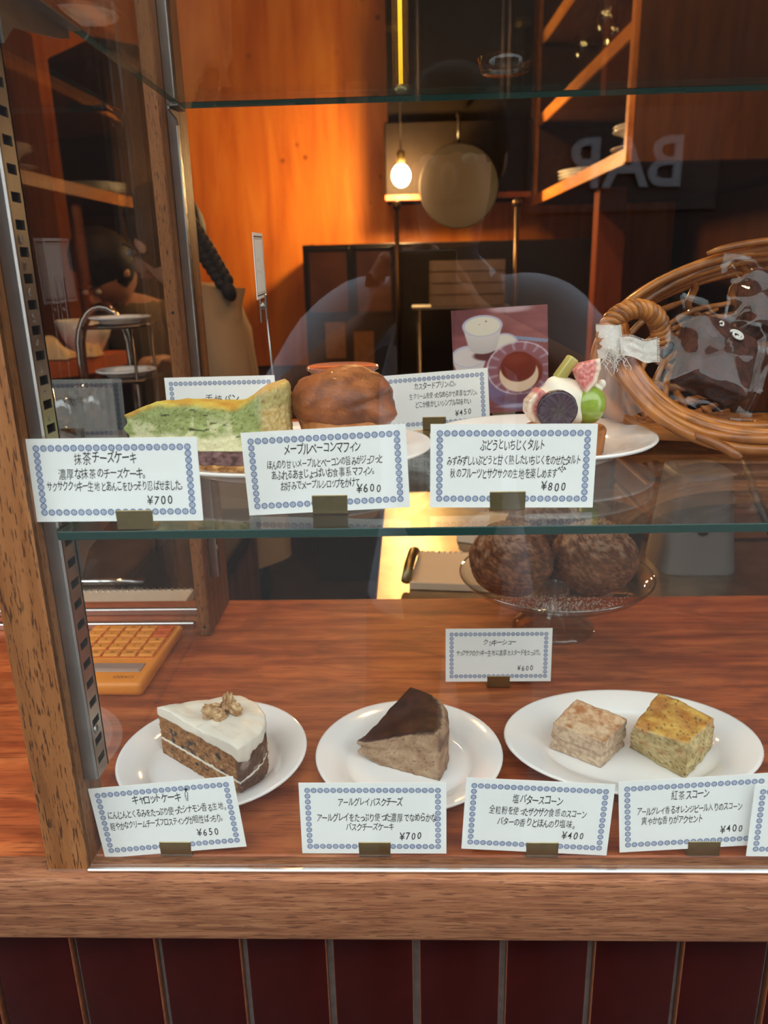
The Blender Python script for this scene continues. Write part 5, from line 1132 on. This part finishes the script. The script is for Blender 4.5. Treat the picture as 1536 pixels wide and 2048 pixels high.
# second staff member bent over the sink side
s2 = thing('person', 'person with dark hair bending down beyond the chrome tap', 'person', (-.86, 2.62, FLOOR))
off2 = Vector((-.86, 2.62, FLOOR)); A_ = lambda x, y, z: tuple(Vector((x, y, z)) - off2); J = {}; Bn = []
J['pelvis'] = (A_(-.83, 2.80, -.10), (.15, .12)); J['waist'] = (A_(-.84, 2.74, .06), (.145, .11)); J['chest'] = (A_(-.86, 2.63, .22), (.155, .11)); J['collar'] = (A_(-.88, 2.55, .325), (.09, .07)); J['neck'] = (A_(-.90, 2.50, .375), .046); J['skull'] = (A_(-.92, 2.45, .42), (.070, .076)); J['crown'] = (A_(-.93, 2.43, .475), (.066, .072))
for sgn, t in ((1, 'R'), (-1, 'L')):
    J['sh' + t] = (A_(-.87 + sgn * .145, 2.56, .295), .062); J['el' + t] = (A_(-.86 + sgn * .20, 2.50, .08), .05); J['wr' + t] = (A_(-.86 + sgn * .10, 2.42, .27 - .10), .030)
    J['hip' + t] = (A_(-.83 + sgn * .075, 2.80, -.20), .095); J['kn' + t] = (A_(-.83 + sgn * .085, 2.77, -.50), .065); J['an' + t] = (A_(-.83 + sgn * .085, 2.80, -.87), .045); J['to' + t] = (A_(-.83 + sgn * .09, 2.68, -.905), .038)
    Bn += [('collar', 'sh' + t), ('sh' + t, 'el' + t), ('el' + t, 'wr' + t), ('wr' + t, 'palm' + t), ('pelvis', 'hip' + t), ('hip' + t, 'kn' + t), ('kn' + t, 'an' + t), ('an' + t, 'to' + t)]
    hand(J, Bn, J['wr' + t][0], (-.1, -1, .25), (-1, 0, 0), t)
Bn += [('pelvis', 'waist'), ('waist', 'chest'), ('chest', 'collar'), ('collar', 'neck'), ('neck', 'skull'), ('skull', 'crown')]
M_olive = P('olive_shirt', (.20, .15, .075), .85, var=.12, vscale=6)
body('body', J, Bn, [M_skin, M_olive, M_trous], lambda p: (0 if (p.z > 1.30 and abs(p.x + .035) < .10) or (p.y < -.155 and p.z < 1.28) else 1 if p.z > .82 else 2), s2)
face(s2, A_(-.925, 2.44, .448), (-.35, -.6, -.85))

# photographer on the pavement, reflected in the front glass
pg = thing('person', 'person in an open pale blue shirt photographing the case, reflected in the glass', 'person', (.07, -.40, FLOOR))
off3 = Vector((.07, -.40, FLOOR)); A_ = lambda x, y, z: tuple(Vector((x, y, z)) - off3); J = {}; Bn = []
J['pelvis'] = (A_(.07, -.42, -.10), (.165, .12)); J['waist'] = (A_(.07, -.42, .08), (.15, .11)); J['chest'] = (A_(.07, -.41, .24), (.165, .115)); J['collar'] = (A_(.07, -.40, .385), (.10, .07)); J['neck'] = (A_(.07, -.385, .455), .048); J['skull'] = (A_(.07, -.36, .545), (.072, .08)); J['crown'] = (A_(.07, -.36, .635), (.070, .078))
for sgn, t in ((1, 'R'), (-1, 'L')):
    J['sh' + t] = (A_(.07 + sgn * .165, -.39, .355), .070); J['el' + t] = (A_(.065 + sgn * .275, -.26, .20), .052); J['wr' + t] = (A_(.025 + sgn * .085, -.085, .345), .028)
    J['hip' + t] = (A_(.07 + sgn * .085, -.42, -.20), .10); J['kn' + t] = (A_(.07 + sgn * .095, -.40, -.50), .068); J['an' + t] = (A_(.07 + sgn * .095, -.43, -.87), .045); J['to' + t] = (A_(.07 + sgn * .10, -.29, -.905), .040)
    Bn += [('collar', 'sh' + t), ('sh' + t, 'el' + t), ('el' + t, 'wr' + t), ('wr' + t, 'palm' + t), ('pelvis', 'hip' + t), ('hip' + t, 'kn' + t), ('kn' + t, 'an' + t), ('an' + t, 'to' + t)]
    hand(J, Bn, J['wr' + t][0], (-sgn * .62, .28, .62), (.2, sgn * .2, -.7), t)
Bn += [('pelvis', 'waist'), ('waist', 'chest'), ('chest', 'collar'), ('collar', 'neck'), ('neck', 'skull'), ('skull', 'crown')]
M_shirt = P('pale_blue_shirt', (.72, .78, .92), .85, var=.06, vscale=6); M_navy = P('navy_trousers', (.10, .10, .14), .8)
body('body', J, Bn, [M_skin, M_shirt, M_navy], lambda p: (0 if p.z > 1.41 or (p.y > .175 and p.z > 1.1) else 2 if p.z < .80 or (abs(p.x) < .085 and p.y > .03) else 1), pg)
face(pg, A_(.07, -.36, .59), (-.1, 1, -.25))
phn = thing('phone', 'black smartphone held up in both hands before the glass', 'phone', (.022, -.022, .372), (-math.radians(17), 0, 0))
MB().box(-.036, .036, -.0085, -.0005, -.075, .075, .004, 0, 3).build('phone_body', P('phone_black', (.01, .01, .012), .2), phn)
for (x, z) in ((-.0235, .052), (-.0235, .030)): MB().lathe([(0, .001), (.006, .001), (.0065, 0)], 20).xf(Matrix.Translation((x, -.0006, z)) @ Matrix.Rotation(-pi / 2, 4, 'X')).build('lens', M_black, phn)
